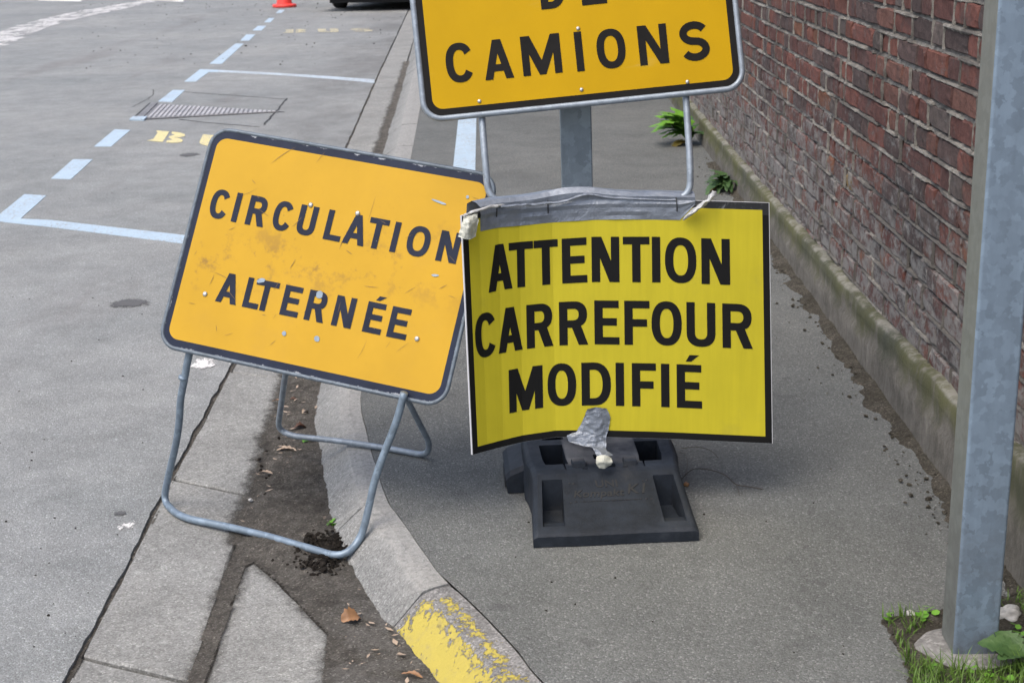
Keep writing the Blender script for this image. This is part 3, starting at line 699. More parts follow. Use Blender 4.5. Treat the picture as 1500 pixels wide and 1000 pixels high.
V = []; Fc = []
for i in range(150):
    px_, py_ = random.gauss(420, 34), random.uniform(550, 800)
    if i % 4 == 0: px_, py_ = random.uniform(500, 620), random.uniform(860, 1000)
    q = G(px_, py_, ZS + .012)
    if not kerb_in(np.array([q.x - .04]), np.array([q.y]))[0] or q.x < interp(SL, q.y): continue
    a = random.uniform(0, 6.28); L_ = random.uniform(.004, .014); w_ = L_ * random.uniform(.15, .5); b0 = len(V); ti = random.uniform(-.3, .3)
    for dx, dy in ((-1, -.3), (0, -1), (1, .1), (.1, 1)): V.append((q.x + math.cos(a) * dx * L_ - math.sin(a) * dy * w_, q.y + math.sin(a) * dx * L_ + math.cos(a) * dy * w_, ZS + .013 + dx * L_ * ti + .004))
    Fc.append((b0, b0 + 1, b0 + 2, b0 + 3))
o = pyd('leaf_litter', V, Fc, M_dry2); tag(o, 'tiny bits of dry leaf scattered over the gutter dirt', 'leaf litter', kind='stuff')

# ------------------------------------------------------------------ brick wall
wall = empty('brick_wall', (WX(3), 3, 0))
tag(wall, 'old red brick wall on a mossy rendered plinth beside the pavement', 'wall')
Wd = Vector((.0226, 1, 0)).normalized(); Wn = Vector((-1, .0226, 0)).normalized()   # along, outward (towards the street)
W0 = Vector((WX(0), 0, 0)) - Wn * .035                                             # face of the bricks
WI = Matrix.Translation(-wall.location)
def wp(s, z, d=0.0): return W0 + Wd * s + Vector((0, 0, z)) + Wn * d
PT = [(1.3, .31), (2.96, .279), (3.53, .23), (4.38, .20), (6.06, .176), (9.58, .152), (13, .13), (60, .1)]
PAL = [(.172, .074, .056), (.152, .065, .052), (.130, .061, .052), (.112, .060, .053), (.158, .080, .063), (.100, .070, .064), (.084, .062, .058), (.115, .094, .085), (.185, .086, .054)]
PW = [5, 6, 6, 5, 4, 4, 3, 3, 1.2]
PITCHZ = .0735
def brick_geo(s0, s1, z0, z1, detail=True):
    out = random.uniform(-.003, .004); yaw = random.uniform(-.003, .003); c = random.choices(PAL, PW)[0]; k = random.uniform(.82, 1.15)
    c = tuple(x * k for x in c)
    if random.random() < .004: c = (.22, .15, .06)
    if not detail:
        v = [wp(s, z, d) for d in (out, -.05) for s, z in ((s0, z0), (s1, z0), (s1, z1), (s0, z1))]
        return v, [(3, 2, 1, 0), (0, 1, 5, 4), (1, 2, 6, 5), (2, 3, 7, 6), (3, 0, 4, 7)], c
    cols, rows = 4, 3; v = []; f = []; sd = random.random() * 90
    r = .004
    for lvl, (ins, dep) in enumerate(((-.001, -.045), (0, -.007), (r, 0))):
        for j in range(rows + 1):
            for i in range(cols + 1):
                if lvl < 2 and 0 < i < cols and 0 < j < rows: v.append(None); continue
                s = lerp(s0 + ins, s1 - ins, i / cols); z = lerp(z0 + ins, z1 - ins, j / rows)
                jj = .0035 if lvl else .0015
                s += jj * fnoise(i * 1.7 + sd, j * 1.3, lvl * .3); z += jj * fnoise(i * 1.3, j * 1.9 + sd, lvl * .3)
                d = dep + out + yaw * (i / cols - .5) * 2 + (.0028 * fnoise(i * .9 + sd, j * .8 + 3, 7) if lvl == 2 else 0)
                if lvl == 2 and (i in (0, cols)) and (j in (0, rows)): d -= random.uniform(0, .006)
                v.append(wp(s, z, d))
    n = (cols + 1) * (rows + 1); idx = lambda l, i, j: l * n + j * (cols + 1) + i
    for j in range(rows):
        for i in range(cols): f.append((idx(2, i, j), idx(2, i, j + 1), idx(2, i + 1, j + 1), idx(2, i + 1, j)))
    loop = [(i, 0) for i in range(cols)] + [(cols, j) for j in range(rows)] + [(i, rows) for i in range(cols, 0, -1)] + [(0, j) for j in range(rows, 0, -1)]
    for l in (0, 1):
        for q in range(len(loop)):
            a, b = loop[q], loop[(q + 1) % len(loop)]; f.append((idx(l, *a), idx(l + 1, *a), idx(l + 1, *b), idx(l, *b)))
    rm = {}; vv = []
    for k_, p_ in enumerate(v):
        if p_ is not None: rm[k_] = len(vv); vv.append(p_)
    return vv, [tuple(rm[a] for a in ff) for ff in f], c
near_b = []; rest = []
zc = .06; ci = 0
while zc < 2.75:
    hb = .060 + random.uniform(-.002, .002); dz = .0
    s = 1.95 + random.uniform(0, .12); mode = random.random()
    while s < 46:
        if ci % 2 == 0: L_ = .215 if random.random() < .45 else .104
        else: L_ = .104 if random.random() < .72 else .215
        if s > 14: L_ = .215
        L_ += random.uniform(-.008, .008); s1 = s + L_
        zm = zc + hb / 2
        wob = .004 * fnoise(s * .8, ci * 3.0, 2)
        if zc + hb > interp(PT, s) - .03:
            pa = project(wp(s, zc)); pb = project(wp(s1, zc)); pc = project(wp(s, zc + hb))
            area = abs(pb[0] - pa[0]) * abs(pc[1] - pa[1]) if s > 2.6 else 0
            vis = s > 2.6 and -5 < pc[0] < 1500 and pb[1] > -5 and pa[0] > 0 and pa[0] < 1505 and zc > interp(PT, s) - .02
            if vis and (pa[1] < 0 and pc[1] < 0): vis = False
            rec = (area if vis else 0, s, s1, zc + wob, zc + hb + wob)
            near_b.append(rec) if (s < 14 and zc < 1.6) else rest.append(rec)
        s = s1 + random.choice((.002, .003, .004, .005, .007, .010))
    zc += PITCHZ + random.uniform(-.0015, .0015); ci += 1
near_b.sort(key=lambda r_: -r_[0])
def colattr(me, cols):
    a_ = me.color_attributes.new('bc', 'FLOAT_COLOR', 'POINT'); a_.data.foreach_set('color', np.array(cols, dtype=np.float32).ravel())
for r_ in near_b[:300]:
    v, f, c = brick_geo(*r_[1:]); me = bpy.data.meshes.new('brick'); me.from_pydata([tuple(WI @ p_) for p_ in v], [], f)
    colattr(me, [(*c, 1)] * len(v)); me.update(); link('brick', me, M_brick, wall)
V = []; Fc = []; Cc = []
for r_ in near_b[300:] + rest:
    v, f, c = brick_geo(*r_[1:], detail=(r_[1] < 14 and r_[3] < 1.6)); b0 = len(V); V += [tuple(WI @ p_) for p_ in v]; Fc += [tuple(a + b0 for a in ff) for ff in f]; Cc += [(*c, 1)] * len(v)
me = bpy.data.meshes.new('brickwork'); me.from_pydata(V, [], Fc); colattr(me, Cc); me.update(); o = link('brickwork', me, M_brick, wall); tag(o, kind='stuff')
# mortar sheet behind the faces, body of the wall, ragged weeping bed joints
v = [wp(1.96, -.1, -.011), wp(46, -.1, -.011), wp(46, 2.75, -.011), wp(1.96, 2.75, -.011), wp(1.96, -.1, -.33), wp(46, -.1, -.33), wp(46, 2.75, -.33), wp(1.96, 2.75, -.33)]
pyd('mortar', [WI @ p_ for p_ in v], [(0, 3, 2, 1), (4, 5, 6, 7), (1, 2, 6, 5), (2, 3, 7, 6), (3, 0, 4, 7)], M_mortar, wall)
V = []; Fc = []
for k in range(int(1.7 / PITCHZ)):
    zj = .06 + k * PITCHZ - .0065
    for seg in range(1):
        s = 2.0; prev = None
        while s < 13:
            step = .011 if s < 6 else .03
            if zj > interp(PT, s) - .03:
                a_ = fnoise(s * 6, k * 5.1, 3); b_ = fnoise(s * 40, k * 2.3, 8); g_ = fnoise(s * 1.7, k * 4.4, 12)
                th = max(.0015, .0045 + .003 * a_ + .002 * b_); hang = max(0, .002 + .007 * b_ + .005 * a_); pr = .003 + .003 * a_ + .002 * b_ if g_ + .5 * a_ > -.05 else -.0075
                ring_ = [wp(s, zj + th + .001, -.010), wp(s, zj + th * .5, pr - .001), wp(s, zj - .003, pr + .001), wp(s, zj - th * .6 - hang, pr * .55), wp(s, zj - th - hang - .002, -.010)]
                b0 = len(V); V += [tuple(WI @ p_) for p_ in ring_]
                if prev is not None: Fc += [(prev + q, prev + q + 1, b0 + q + 1, b0 + q) for q in range(4)]
                prev = b0
            s += step
for r_ in near_b:
    s1_, z0_, z1_ = r_[2], r_[3], r_[4]
    if random.random() < .56 or s1_ > 9: continue
    prev = None; nn_ = 5
    for q in range(nn_ + 1):
        z_ = lerp(z0_ - .004, z1_ + .004, q / nn_); hw = random.uniform(.0008, .0030); off = .002 + random.uniform(-.001, .001); pr = random.uniform(.0025, .0055)
        b0 = len(V); V += [tuple(WI @ wp(s1_ + off - hw - .002, z_, -.004)), tuple(WI @ wp(s1_ + off - hw * .5, z_, pr)), tuple(WI @ wp(s1_ + off + hw * .5, z_, pr)), tuple(WI @ wp(s1_ + off + hw + .002, z_, -.004))]
        if prev is not None: Fc += [(prev + k_, prev + k_ + 1, b0 + k_ + 1, b0 + k_) for k_ in range(3)]
        prev = b0
o = pyd('mortar_joints', V, Fc, M_joint, wall); tag(o, kind='stuff')
# plinth
V = []; Fc = []; ss = list(np.arange(1.95, 7, .025)) + list(np.arange(7, 13, .08)) + list(np.arange(13, 46.5, 1.0))
def pl_prof(s):
    zt = interp(PT, s) + .009 * fnoise(s * 5, 1.1) + .0025 * fnoise(s * 17, 2.2); d0 = .035
    zb = zt * (.55 + .1 * fnoise(s * 1.1, 5)); ins = .012 + .004 * fnoise(s * 9, 7)
    n_ = lambda k: .004 * fnoise(s * 5, k * 1.7, 3) + .002 * fnoise(s * 26, k * 2.1, 4)
    return [(-.05, zt - .004), (.004, zt + .005 * fnoise(s * 8, 9.)), (d0 - .012 + n_(1), zt - .002 + .002 * fnoise(s * 14, 3.)), (d0 + n_(2), zt - .012), (d0 + .002 + n_(3), lerp(zt, zb, .5)), (d0 + n_(4), zb + .006), (d0 + .004 + ins * .5 + n_(5), zb - .014), (d0 + ins * .6 + n_(6), zb * .5), (d0 + ins + n_(7), -.03)]
for i, s in enumerate(ss):
    pr = pl_prof(s); K = len(pr); V += [tuple(WI @ wp(s, z_, d_)) for d_, z_ in pr]
    if i: Fc += [((i - 1) * K + q, (i - 1) * K + q + 1, i * K + q + 1, i * K + q) for q in range(K - 1)]
Fc.append(tuple(range(K)))
pyd('plinth', V, Fc, M_plinth, wall, True)

# grit along the foot of the wall
def grit_z(X, Y_):
    fx = np.array([WX(0)]) + .0226 * Y_ ; d = fx - X                # distance from plinth
    n1 = vnoise(X, Y_, 5, 8.8); n2 = vnoise(X, Y_, 50, 2.1, 4); wdt = .055 + .045 * n1
    return np.clip((wdt - d) * .35, -.02, .014) + .004 * n2
o = hfield('wall_foot_grit', np.arange(.98, 1.30, .01), np.arange(2.55, 8.5, .016), grit_z, M_grit, lambda X, Y_: (X < WX(0) + .0226 * Y_ + .03) & (X > WX(0) + .0226 * Y_ - .16))
tag(o, 'crumbled grit and moss along the foot of the brick wall', 'grit')
bm = bmesh.new()
for i in range(520):
    y = 2.7 + 6 * random.random() ** 1.6; x = WX(y) - abs(random.gauss(.0, .075)) - .008
    if y < 3.1 and x < 1.02: continue
    lump(bm, (x, y, random.uniform(.001, .008)), random.choice((.0018, .0025, .003, .005, .007)))
o = bmo('wall_foot_pebbles', bm, M_grit); tag(o, 'scattered small pebbles near the foot of the wall', 'pebbles', kind='stuff')
# loose grit on road and pavement
bm = bmesh.new()
for i in range(330):
    if i < 200:
        px_, py_ = random.uniform(120, 590), 6 + 95 * random.random() ** 2.6; p_ = G(px_, py_, ZR); r = random.uniform(.005, .010) * (1 + 1.0 * random.random() ** 6)
    elif i < 260: px_, py_ = random.uniform(0, 240), random.uniform(150, 990); p_ = G(px_, py_, ZR); r = random.uniform(.0015, .004)
    else: px_, py_ = random.uniform(620, 1350), random.uniform(330, 990); p_ = G(px_, py_, 0); r = random.uniform(.0012, .0035)
    if i < 260 and p_.x > interp(EDGE, p_.y) - .02: continue
    if i >= 260 and p_.x < -.1 + (3 - p_.y) * -.2: continue
    lump(bm, (p_.x, p_.y, p_.z + r * .4), r, 1, .6)
o = bmo('loose_grit', bm, M_clod); tag(o, 'dark crumbs of asphalt scattered on the road', 'grit', kind='stuff')

# ================================================================== THINGS
def rrect(w_, h_, r, n=8):
    out = []
    for cx, cy, a0 in ((w_ - r, h_ - r, 0), (-w_ + r, h_ - r, 90), (-w_ + r, -h_ + r, 180), (w_ - r, -h_ + r, 270)):
        for i in range(n + 1):
            a = math.radians(a0 + 90 * i / n); out.append((cx + r * math.cos(a), cy + r * math.sin(a)))
    return out
def sheet(name, loops, y, m, parent, attr=None):
    L3 = [[Vector((x, z_, 0)) for x, z_ in lp] for lp in loops]; fl_ = [p_ for lp in L3 for p_ in lp]
    tri = tessellate_polygon(L3); v = [(p_.x, y, p_.y) for p_ in fl_]
    f = []
    for t_ in tri:
        a, b, c = (Vector(v[i]) for i in t_); f.append(tuple(t_) if (b - a).cross(c - a).y < 0 else tuple(t_)[::-1])
    return pyd(name, v, f, m, parent)
def plate_sign(name, mat4, w_, h_, inner, rin, rout, mats, words, bolts, s, framer):
    """sheet-metal sign: local x right, z up, front towards -y"""
    root = empty(name); root.matrix_world = mat4
    yel, bord, let, frame = mats
    O = rrect(w_ / 2 - framer, h_ / 2 - framer, rout); I = rrect(inner[0], inner[1], rin)
    n = len(O)
    v = [(x, .006, z_) for x, z_ in O] + [(x, -.0005, z_) for x, z_ in O]; f = [tuple(range(n)), tuple(range(2 * n - 1, n - 1, -1))] + [(i, (i + 1) % n, n + (i + 1) % n, n + i) for i in range(n)]
    bm = bmesh.new(); vs = [bm.verts.new(p_) for p_ in v]; [bm.faces.new([vs[k] for k in ff]) for ff in f]; bmo('plate', bm, frame, root)
    sheet('yellow_face', [I], -.002, yel, root)
    # border ring in two bands so that the outer rim can be chipped
    mid = [((O[i][0] + I[i][0]) / 2, (O[i][1] + I[i][1]) / 2) for i in range(n)]
    v = [(x, -.0021, z_) for x, z_ in I] + [(x, -.0021, z_) for x, z_ in mid] + [(x, -.0021, z_) for x, z_ in O]
    f = [(r_ * n + i, r_ * n + (i + 1) % n, (r_ + 1) * n + (i + 1) % n, (r_ + 1) * n + i) for r_ in (0, 1) for i in range(n)]
    o = pyd('border', v, f, bord, root); a_ = o.data.attributes.new('edge', 'FLOAT', 'POINT'); a_.data.foreach_set('value', [-.1] * n + [.35] * n + [1.0] * n)
    pts = [(x, 0, z_) for x, z_ in rrect(w_ / 2 - framer * .75, h_ / 2 - framer * .75, rout + framer * .3)]
    tube('rim', pts, framer, M_rimd if bord is M_bnavy else frame, root, 10, True)
    for wd in words:
        bm = letters_bm(wd, s)
        for v_ in bm.verts: v_.co = (v_.co.x, -.0032, v_.co.y)
        bm.normal_update()
        for f_ in bm.faces:
            if f_.normal.y > 0: f_.normal_flip()
        bmo('lettering', bm, let, root, recalc=False)
    for k, (bx, bz) in enumerate(bolts):
        bm = bmesh.new(); bmesh.ops.create_uvsphere(bm, u_segments=12, v_segments=6, radius=.0068 if bord is M_bnavy else .005)
        for v_ in bm.verts: v_.co = Vector((v_.co.x + bx, v_.co.y * .6 - .003, v_.co.z + bz))
        bmo('bolt', bm, M_bolt, root, True)
    return root

# --- CIRCULATION ALTERNÉE
CM = Matrix(((.9422, .2217, .2514, -.4713), (-.3067, .8728, .3798, 3.5353), (-.1352, -.4349, .8903, .6358), (0, 0, 0, 1)))
h = .0785; y1, y2 = .0575, -.1545
W1 = [('C', -.351, -.298), ('I', -.284, -.266), ('R', -.243, -.190), ('C', -.169, -.116), ('U', -.099, -.049), ('L', -.021, .026), ('A', .032, .092), ('T', .094, .147), ('I', .162, .179), ('O', .203, .264), ('N', .287, .342)]
W2 = [('A', -.270, -.211), ('L', -.193, -.149), ('T', -.168, -.104), ('E', -.087, -.037), ('R', -.019, .035), ('N', .057, .111), ('É', .142, .192), ('E', .208, .260)]
sgn = plate_sign('road_sign', CM, .80, .60, (.377, .2725), .030, .048, (M_syel, M_bnavy, M_navy, M_tubeb),
    [[(c_, a, b, y1, h) for c_, a, b in W1], [(c_, a, b, y2, h) for c_, a, b in W2]], [(-.075, .138), (.056, .139), (-.302, -.142), (.289, -.145)], .0158, .0055)
tag(sgn, 'tilted scratched yellow sign reading CIRCULATION ALTERNÉE on bent tube legs', 'road sign')
# dents where the paint is scraped to metal
for (x, z_, sx, sz, ro) in ((-.158, -.079, .012, .006, .4), (.008, -.085, .009, .011, 0), (.262, .205, .022, .003, -.15), (-.06, -.2, .006, .006, .3), (.03, -.196, .007, .008, .9), (.332, .23, .004, .004, 0), (.297, .02, .01, .003, .1)):
    ring_ = [(x + math.cos(ro) * sx * math.cos(a) * (1 + .3 * fnoise(a, x * 90)) - math.sin(ro) * sz * math.sin(a), z_ + math.sin(ro) * sx * math.cos(a) + math.cos(ro) * sz * math.sin(a) * (1 + .3 * fnoise(a, z_ * 90))) for a in np.linspace(0, 6.28, 15)[:-1]]
    sheet('scrape', [ring_], -.0038, M_tubeb, sgn)
bm = bmesh.new(); rs = random.Random(5)
for i in range(38):
    x, z_ = rs.uniform(-.36, .36), rs.uniform(-.255, .255); a = rs.gauss(1.05, .7); L_ = rs.uniform(.008, .03) * (1 + 3 * rs.random() ** 5); w_ = rs.uniform(.0003, .0007); cv_ = rs.uniform(-9, 9); prev = None
    for k in range(7):
        q = Vector((x, z_)); nn = Vector((-math.sin(a), math.cos(a))) * w_ * (1 - abs(k / 3 - 1) ** 2 * .9)
        cur = [bm.verts.new((q.x + nn.x, -.0036, q.y + nn.y)), bm.verts.new((q.x - nn.x, -.0036, q.y - nn.y))]
        if prev: bm.faces.new((prev[0], prev[1], cur[1], cur[0]))
        prev = cur; x += math.cos(a) * L_ / 6; z_ += math.sin(a) * L_ / 6; a += cv_ * L_ / 6
tag(bmo('scratches', bm, NT('scratch_grime').done((.17, .10, .035), .6), sgn), kind='stuff')
SI = CM.inverted()
def legpath(pp):  # pixel, depth plane -> local
    return [SI @ (AT(x, y, Y_) if Y_ > 0 else G(x, y, Y_)) for x, y, Y_ in pp]
pl = legpath([(281, 505, 3.53), (276, 522, 3.535), (270, 556, 3.545), (264, 585, 3.56), (263, 615, 3.575), (258, 650, 3.61), (247, 695, 3.655), (239, 733, -.072), (262, 757, -.071), (320, 768, -.070), (385, 783, -.066), (455, 803, -.064), (500, 817, -.062), (528, 792, 3.31), (540, 745, 3.32), (549, 700, 3.325), (566, 655, 3.33), (580, 620, 3.33), (588, 592, 3.325), (592, 575, 3.32)])
rr = [0, .03, .05, .05, .05, .05, .05, .05, .07, .06, .06, .06, .07, .06, .05, .05, .05, .05, .02, 0]
tube('front_leg', fillet(pl, rr, 5), .0098, M_tubeb, sgn, 14)
col_ = SI @ AT(268.5, 551, 3.543); col2 = SI @ AT(267.6, 555, 3.544)
tube('sleeve', [col_, col2], .0118, M_tubeb, sgn, 12)
pr_ = [AT(432, 500, 3.66), AT(418, 548, 3.78), G(407, 627, .03), G(425, 638, .012), G(500, 646, .0115), G(560, 655, .0105), G(625, 667, .0095), AT(630, 650, 3.745), AT(600, 592, 3.60), AT(575, 540, 3.50)]
tube('rear_leg', fillet([SI @ p_ for p_ in pr_], [0, .05, .04, .04, .08, .08, .035, .04, .05, 0], 6), .0086, M_tube, sgn, 12)

# --- DE CAMIONS sign, hung high on the post
dC = 3.50; a_ = math.radians(5.85); ca, sa = math.cos(a_), math.sin(a_)
ux_ = (RT * ca + UP * sa); uz_ = (UP * ca - RT * sa); uy_ = fw
BLc = DEP(619.6, 180, dC); wC, hC = .80, .60
cC = BLc + ux_ * (wC / 2) + uz_ * (hC / 2)
KM = Matrix(((ux_.x, uy_.x, uz_.x, cC.x), (ux_.y, uy_.y, uz_.y, cC.y), (ux_.z, uy_.z, uz_.z, cC.z), (0, 0, 0, 1)))
KI = KM.inverted()
def kuv(zx, zy):        # position on the zoomed crop -> plane coordinates
    p_ = KI @ DEP(580 + zx / 2.8302, zy / 2.8302, dC); return p_.x, p_.z
def kl(ch, xa, xb, yb):  # letter: left/right x on the crop, baseline y at its middle
    m = (xa + xb) / 2; x_, z_ = kuv(m, yb); wdt = (xb - xa) / 2.8302 * dC / F
    return (ch, x_ - wdt / 2, x_ + wdt / 2, z_, .0975)
cam_w = [kl('C', 215, 330, 343), kl('A', 371, 491, 329), kl('M', 529, 692, 310), kl('I', 745, 790, 297), kl('O', 840, 959, 285), kl('N', 1013, 1134, 268), kl('S', 1185, 1306, 254)]
de_w = [kl('D', 603, 705, 37), kl('E', 772, 876, 20)]
bl = [kuv(755, 120), kuv(769, 373), kuv(346, 421), kuv(1208, 341)]
cs = plate_sign('road_sign', KM, wC, hC, (.3715, .2715), .026, .043, (M_syel2, M_black, M_black, M_tube), [cam_w, de_w], bl, .0185, .0075)
tag(cs, 'clean amber sign reading DE CAMIONS cut off by the top of the picture', 'road sign')
def kp(x, y, d=dC): return KI @ DEP(x, y, d)
bar_d = 3.505
tube('leg_frame', fillet([kp(704, 120, dC + .025), kp(706, 176, dC + .015), kp(711, 240, dC), kp(716, 296, bar_d), kp(860, 292, bar_d), kp(1011, 292, bar_d), kp(1011, 240, dC), kp(1005, 146, dC + .015), kp(1003, 110, dC + .025)], [0, .02, .03, .045, .02, .05, .03, .02, 0], 8), .0085, M_tube, cs, 14)

# --- post behind, standing in the foot block
post = empty('sign_post', (.18, 3.70, .02)); tag(post, 'flat grey galvanised post behind the black on yellow ATTENTION panel', 'post')
p0 = AT(820.3, 160, 3.66); p1 = AT(866.3, 160, 3.66); p2 = AT(824, 292, 3.66); p3 = AT(869, 292, 3.66)
mid0 = (p0 + p1) / 2; mid1 = (p2 + p3) / 2; dirp = (mid0 - mid1) / (mid0.z - mid1.z); wpst = (p1 - p0).length
bm = bmesh.new(); v = []
prof_ = rrect(wpst / 2, .02, .004, 4)
for zz in (.02, .4, .8, 1.1, 1.42):
    c_ = mid1 + dirp * (zz - mid1.z)
    v.append([bm.verts.new((c_.x + x - .18, c_.y + .02 + y - 3.70, zz - .02)) for x, y in prof_])
for i in range(len(v) - 1):
    for k in range(len(prof_)): bm.faces.new((v[i][k], v[i][(k + 1) % len(prof_)], v[i + 1][(k + 1) % len(prof_)], v[i + 1][k]))
bm.faces.new(v[-1]); bmo('shaft', bm, M_galv2, post)
bm = bmesh.new(); c_ = mid1 + dirp * (1.2 - mid1.z); add_box(bm, (c_.x - .18, c_.y - 3.70 + .002, 1.20 - .02), (wpst + .03, .012, .04)); bmo('bracket', bm, M_tube, post)

# --- ATTENTION CARREFOUR MODIFIÉ panel: corrugated plastic, bent forward on its left
COLS = [  # u, top pixel, bottom pixel, top depth plane, bottom depth plane
    ((676, 316), (692, 666), 3.305, 3.300), ((700, 309), (714, 660), 3.345, 3.330), ((729, 302.5), (737, 654), 3.385, 3.355), ((760, 300), (766, 647), 3.412, 3.380),
    ((808, 297), (814, 640), 3.438, 3.398), ((870, 292.5), (874, 639.5), 3.442, 3.402), ((960, 292), (963, 642), 3.444, 3.404), ((997, 293), (1000, 643.5), 3.445, 3.405), ((1127, 297), (1132, 649.5), 3.447, 3.407)]
TOPP = [AT(*c_[0], c_[2]) for c_ in COLS]; BOTP = [AT(*c_[1], c_[3]) for c_ in COLS]
US = [0.0]
for i in range(1, len(COLS)): US.append(US[-1] + ((TOPP[i] - TOPP[i - 1]).length + (BOTP[i] - BOTP[i - 1]).length) / 2)
PW_ = US[-1]; PH = .617
def pmap(u, v_, off=0.0):
    """u along the panel (m), v down from the top (0..1), off towards the viewer"""
    u = min(max(u, -.02), PW_ + .02); i = min(max(int(np.searchsorted(US, u)) - 1, 0), len(US) - 2); t_ = (u - US[i]) / (US[i + 1] - US[i])
    a = TOPP[i].lerp(TOPP[i + 1], t_); b = BOTP[i].lerp(BOTP[i + 1], t_)
    n_ = (TOPP[i + 1] - TOPP[i]).cross(BOTP[i] - TOPP[i]).normalized()
    if n_.y > 0: n_ = -n_
    return a.lerp(b, v_) + n_ * off
def pu(px_, v_):       # pixel column at height v -> u
    xs_ = [lerp(c_[0][0], c_[1][0], v_) for c_ in COLS]; return float(np.interp(px_, xs_, US))
panel = empty('road_sign', (.28, 3.41, .15)); tag(panel, 'lemon yellow bent plastic panel reading ATTENTION CARREFOUR MODIFIÉ', 'road sign')
PI_ = Matrix.Translation(-panel.location)
def pmesh(name, bm_uv, off, m):      # bmesh with x = u, y = v*PH down negative
    vcut(bm_uv)
    for v_ in bm_uv.verts: v_.co = PI_ @ pmap(v_.co.x, -v_.co.y / PH, off)
    bm_uv.normal_update()
    for f_ in bm_uv.faces:
        if f_.normal.y > 0: f_.normal_flip()
    return bmo(name, bm_uv, m, panel, recalc=False)
def uvrects(rects, cuts):
    bm = bmesh.new()
    for (u0, u1, v0, v1) in rects: bm.faces.new([bm.verts.new((u, -v_ * PH, 0)) for u, v_ in ((u0, v0), (u0, v1), (u1, v1), (u1, v0))])
    for c_ in cuts: bmesh.ops.bisect_plane(bm, geom=bm.verts[:] + bm.edges[:] + bm.faces[:], plane_co=(c_, 0, 0), plane_no=(1, 0, 0))
    return bm
def vcut(bm):
    for k in range(1, 16): bmesh.ops.bisect_plane(bm, geom=bm.verts[:] + bm.edges[:] + bm.faces[:], plane_co=(0, -PH * k / 16, 0), plane_no=(0, 1, 0))
CUT = US[1:-1]; bl_, bt_ = .0185, .030
# core with white edges
bm = bmesh.new(); fr = []; bk = []; NV = 16
for i, u in enumerate(US):
    fr.append([bm.verts.new(PI_ @ pmap(u, v_ / NV, .0)) for v_ in range(NV + 1)]); bk.append([bm.verts.new(PI_ @ pmap(u, v_ / NV, -.0045)) for v_ in range(NV + 1)])
for i in range(len(US) - 1):
    for k in range(NV):
        bm.faces.new((fr[i][k], fr[i][k + 1], fr[i + 1][k + 1], fr[i + 1][k])); bm.faces.new((bk[i][k], bk[i + 1][k], bk[i + 1][k + 1], bk[i][k + 1]))
    for k in (0, NV): bm.faces.new((fr[i][k], fr[i + 1][k], bk[i + 1][k], bk[i][k]))
for i in (0, -1):
    for k in range(NV): bm.faces.new((fr[i][k], fr[i][k + 1], bk[i][k + 1], bk[i][k]))
bmo('panel_sheet', bm, M_pwhite, panel)
e_ = .002
pmesh('yellow_print', uvrects([(bl_, PW_ - bl_, bt_, 1 - bt_)], CUT), .0008, M_pyel)
pmesh('black_border', uvrects([(e_ * .6, bl_, .0, 1 - .001), (PW_ - bl_, PW_ - e_, .05, 1 - .001), (bl_, PW_ - bl_, 1 - bt_, 1 - .001)], CUT), .0008, M_pblk)
pmesh('top_border', uvrects([(bl_, PW_ - bl_, .001, bt_), (PW_ - bl_, PW_ - e_, .001, .05)], CUT), .0008, M_ptop)
def pl_line(items, vt, vb, s):
    out = []
    for ch, xa, xb in items:
        vm = (vt + vb) / 2; out.append((ch, pu(650 + xa / 2.439, vm), pu(650 + xb / 2.439, vm), -vb * PH, (vb - vt) * PH))
    return out
L1 = [('A', 156, 243), ('T', 232, 319), ('T', 321, 408), ('E', 422, 512), ('N', 528, 627), ('T', 640, 735), ('I', 745, 772), ('O', 790, 902), ('N', 920, 1022)]
L2 = [('C', 110, 187), ('A', 193, 280), ('R', 295, 390), ('R', 412, 515), ('E', 538, 627), ('F', 645, 735), ('O', 742, 850), ('U', 867, 970), ('R', 995, 1103)]
L3_ = [('M', 232, 353), ('O', 370, 473), ('D', 492, 597), ('I', 615, 643), ('F', 672, 758), ('I', 777, 805), ('É', 832, 922)]
for items, vt, vb in ((L1, .151, .338), (L2, .415, .60), (L3_, .677, .862)):
    it = pl_line(items, vt, vb, .019)
    pmesh('lettering', letters_bm(it, .0210, CUT), .0016, M_pblk)
# --- silver tape holding the panel to the tube above it
tp = empty('silver_tape', (.2, 3.44, .8)); tag(tp, 'wrinkled silver tape along the top edge of the lemon yellow panel', 'tape'); TI = Matrix.Translation(-tp.location)
V = []; Fc = []; na = 70; u0, u1 = pu(702, 0), pu(1018, .0)
for i in range(na + 1):
    t_ = i / na; u = lerp(u0, u1, t_); vend = lerp(.083, .079, t_) + .004 * fnoise(u * 9, 2.2)
    if t_ > .93: vend -= (t_ - .93) * .9
    rise = .006 * max(0, fnoise(u * 5, 7.)) + .012 * math.exp(-((u - .30) / .09) ** 2)
    row = []
    for k, v_ in enumerate((vend, vend * .8, vend * .6, vend * .4, vend * .2, 0.0)):
        off = .0022 + .0018 * fnoise(u * 7, k * .9 + u * 11, 1) + (.004 * abs(fnoise(u * 16 + k * 1.3, k * .8, 4)) if k > 1 else 0) + (.003 if k == 4 else 0)
        row.append(pmap(u, v_, off))
    a = pmap(u, 0, .004) + Vector((0, 0, .008 + rise)); row.append(a)
    row.append(pmap(u, 0, -.010) + Vector((0, 0, .0165 + rise * 1.4 + .002 * fnoise(u * 20, 9)))); row.append(pmap(u, 0, -.028) + Vector((0, 0, .0195 + rise))); row.append(pmap(u, 0, -.046) + Vector((0, 0, .012))); row.append(pmap(u, 0, -.052) + Vector((0, 0, -.02)))
    V += [tuple(TI @ p_) for p_ in row]
K = 11
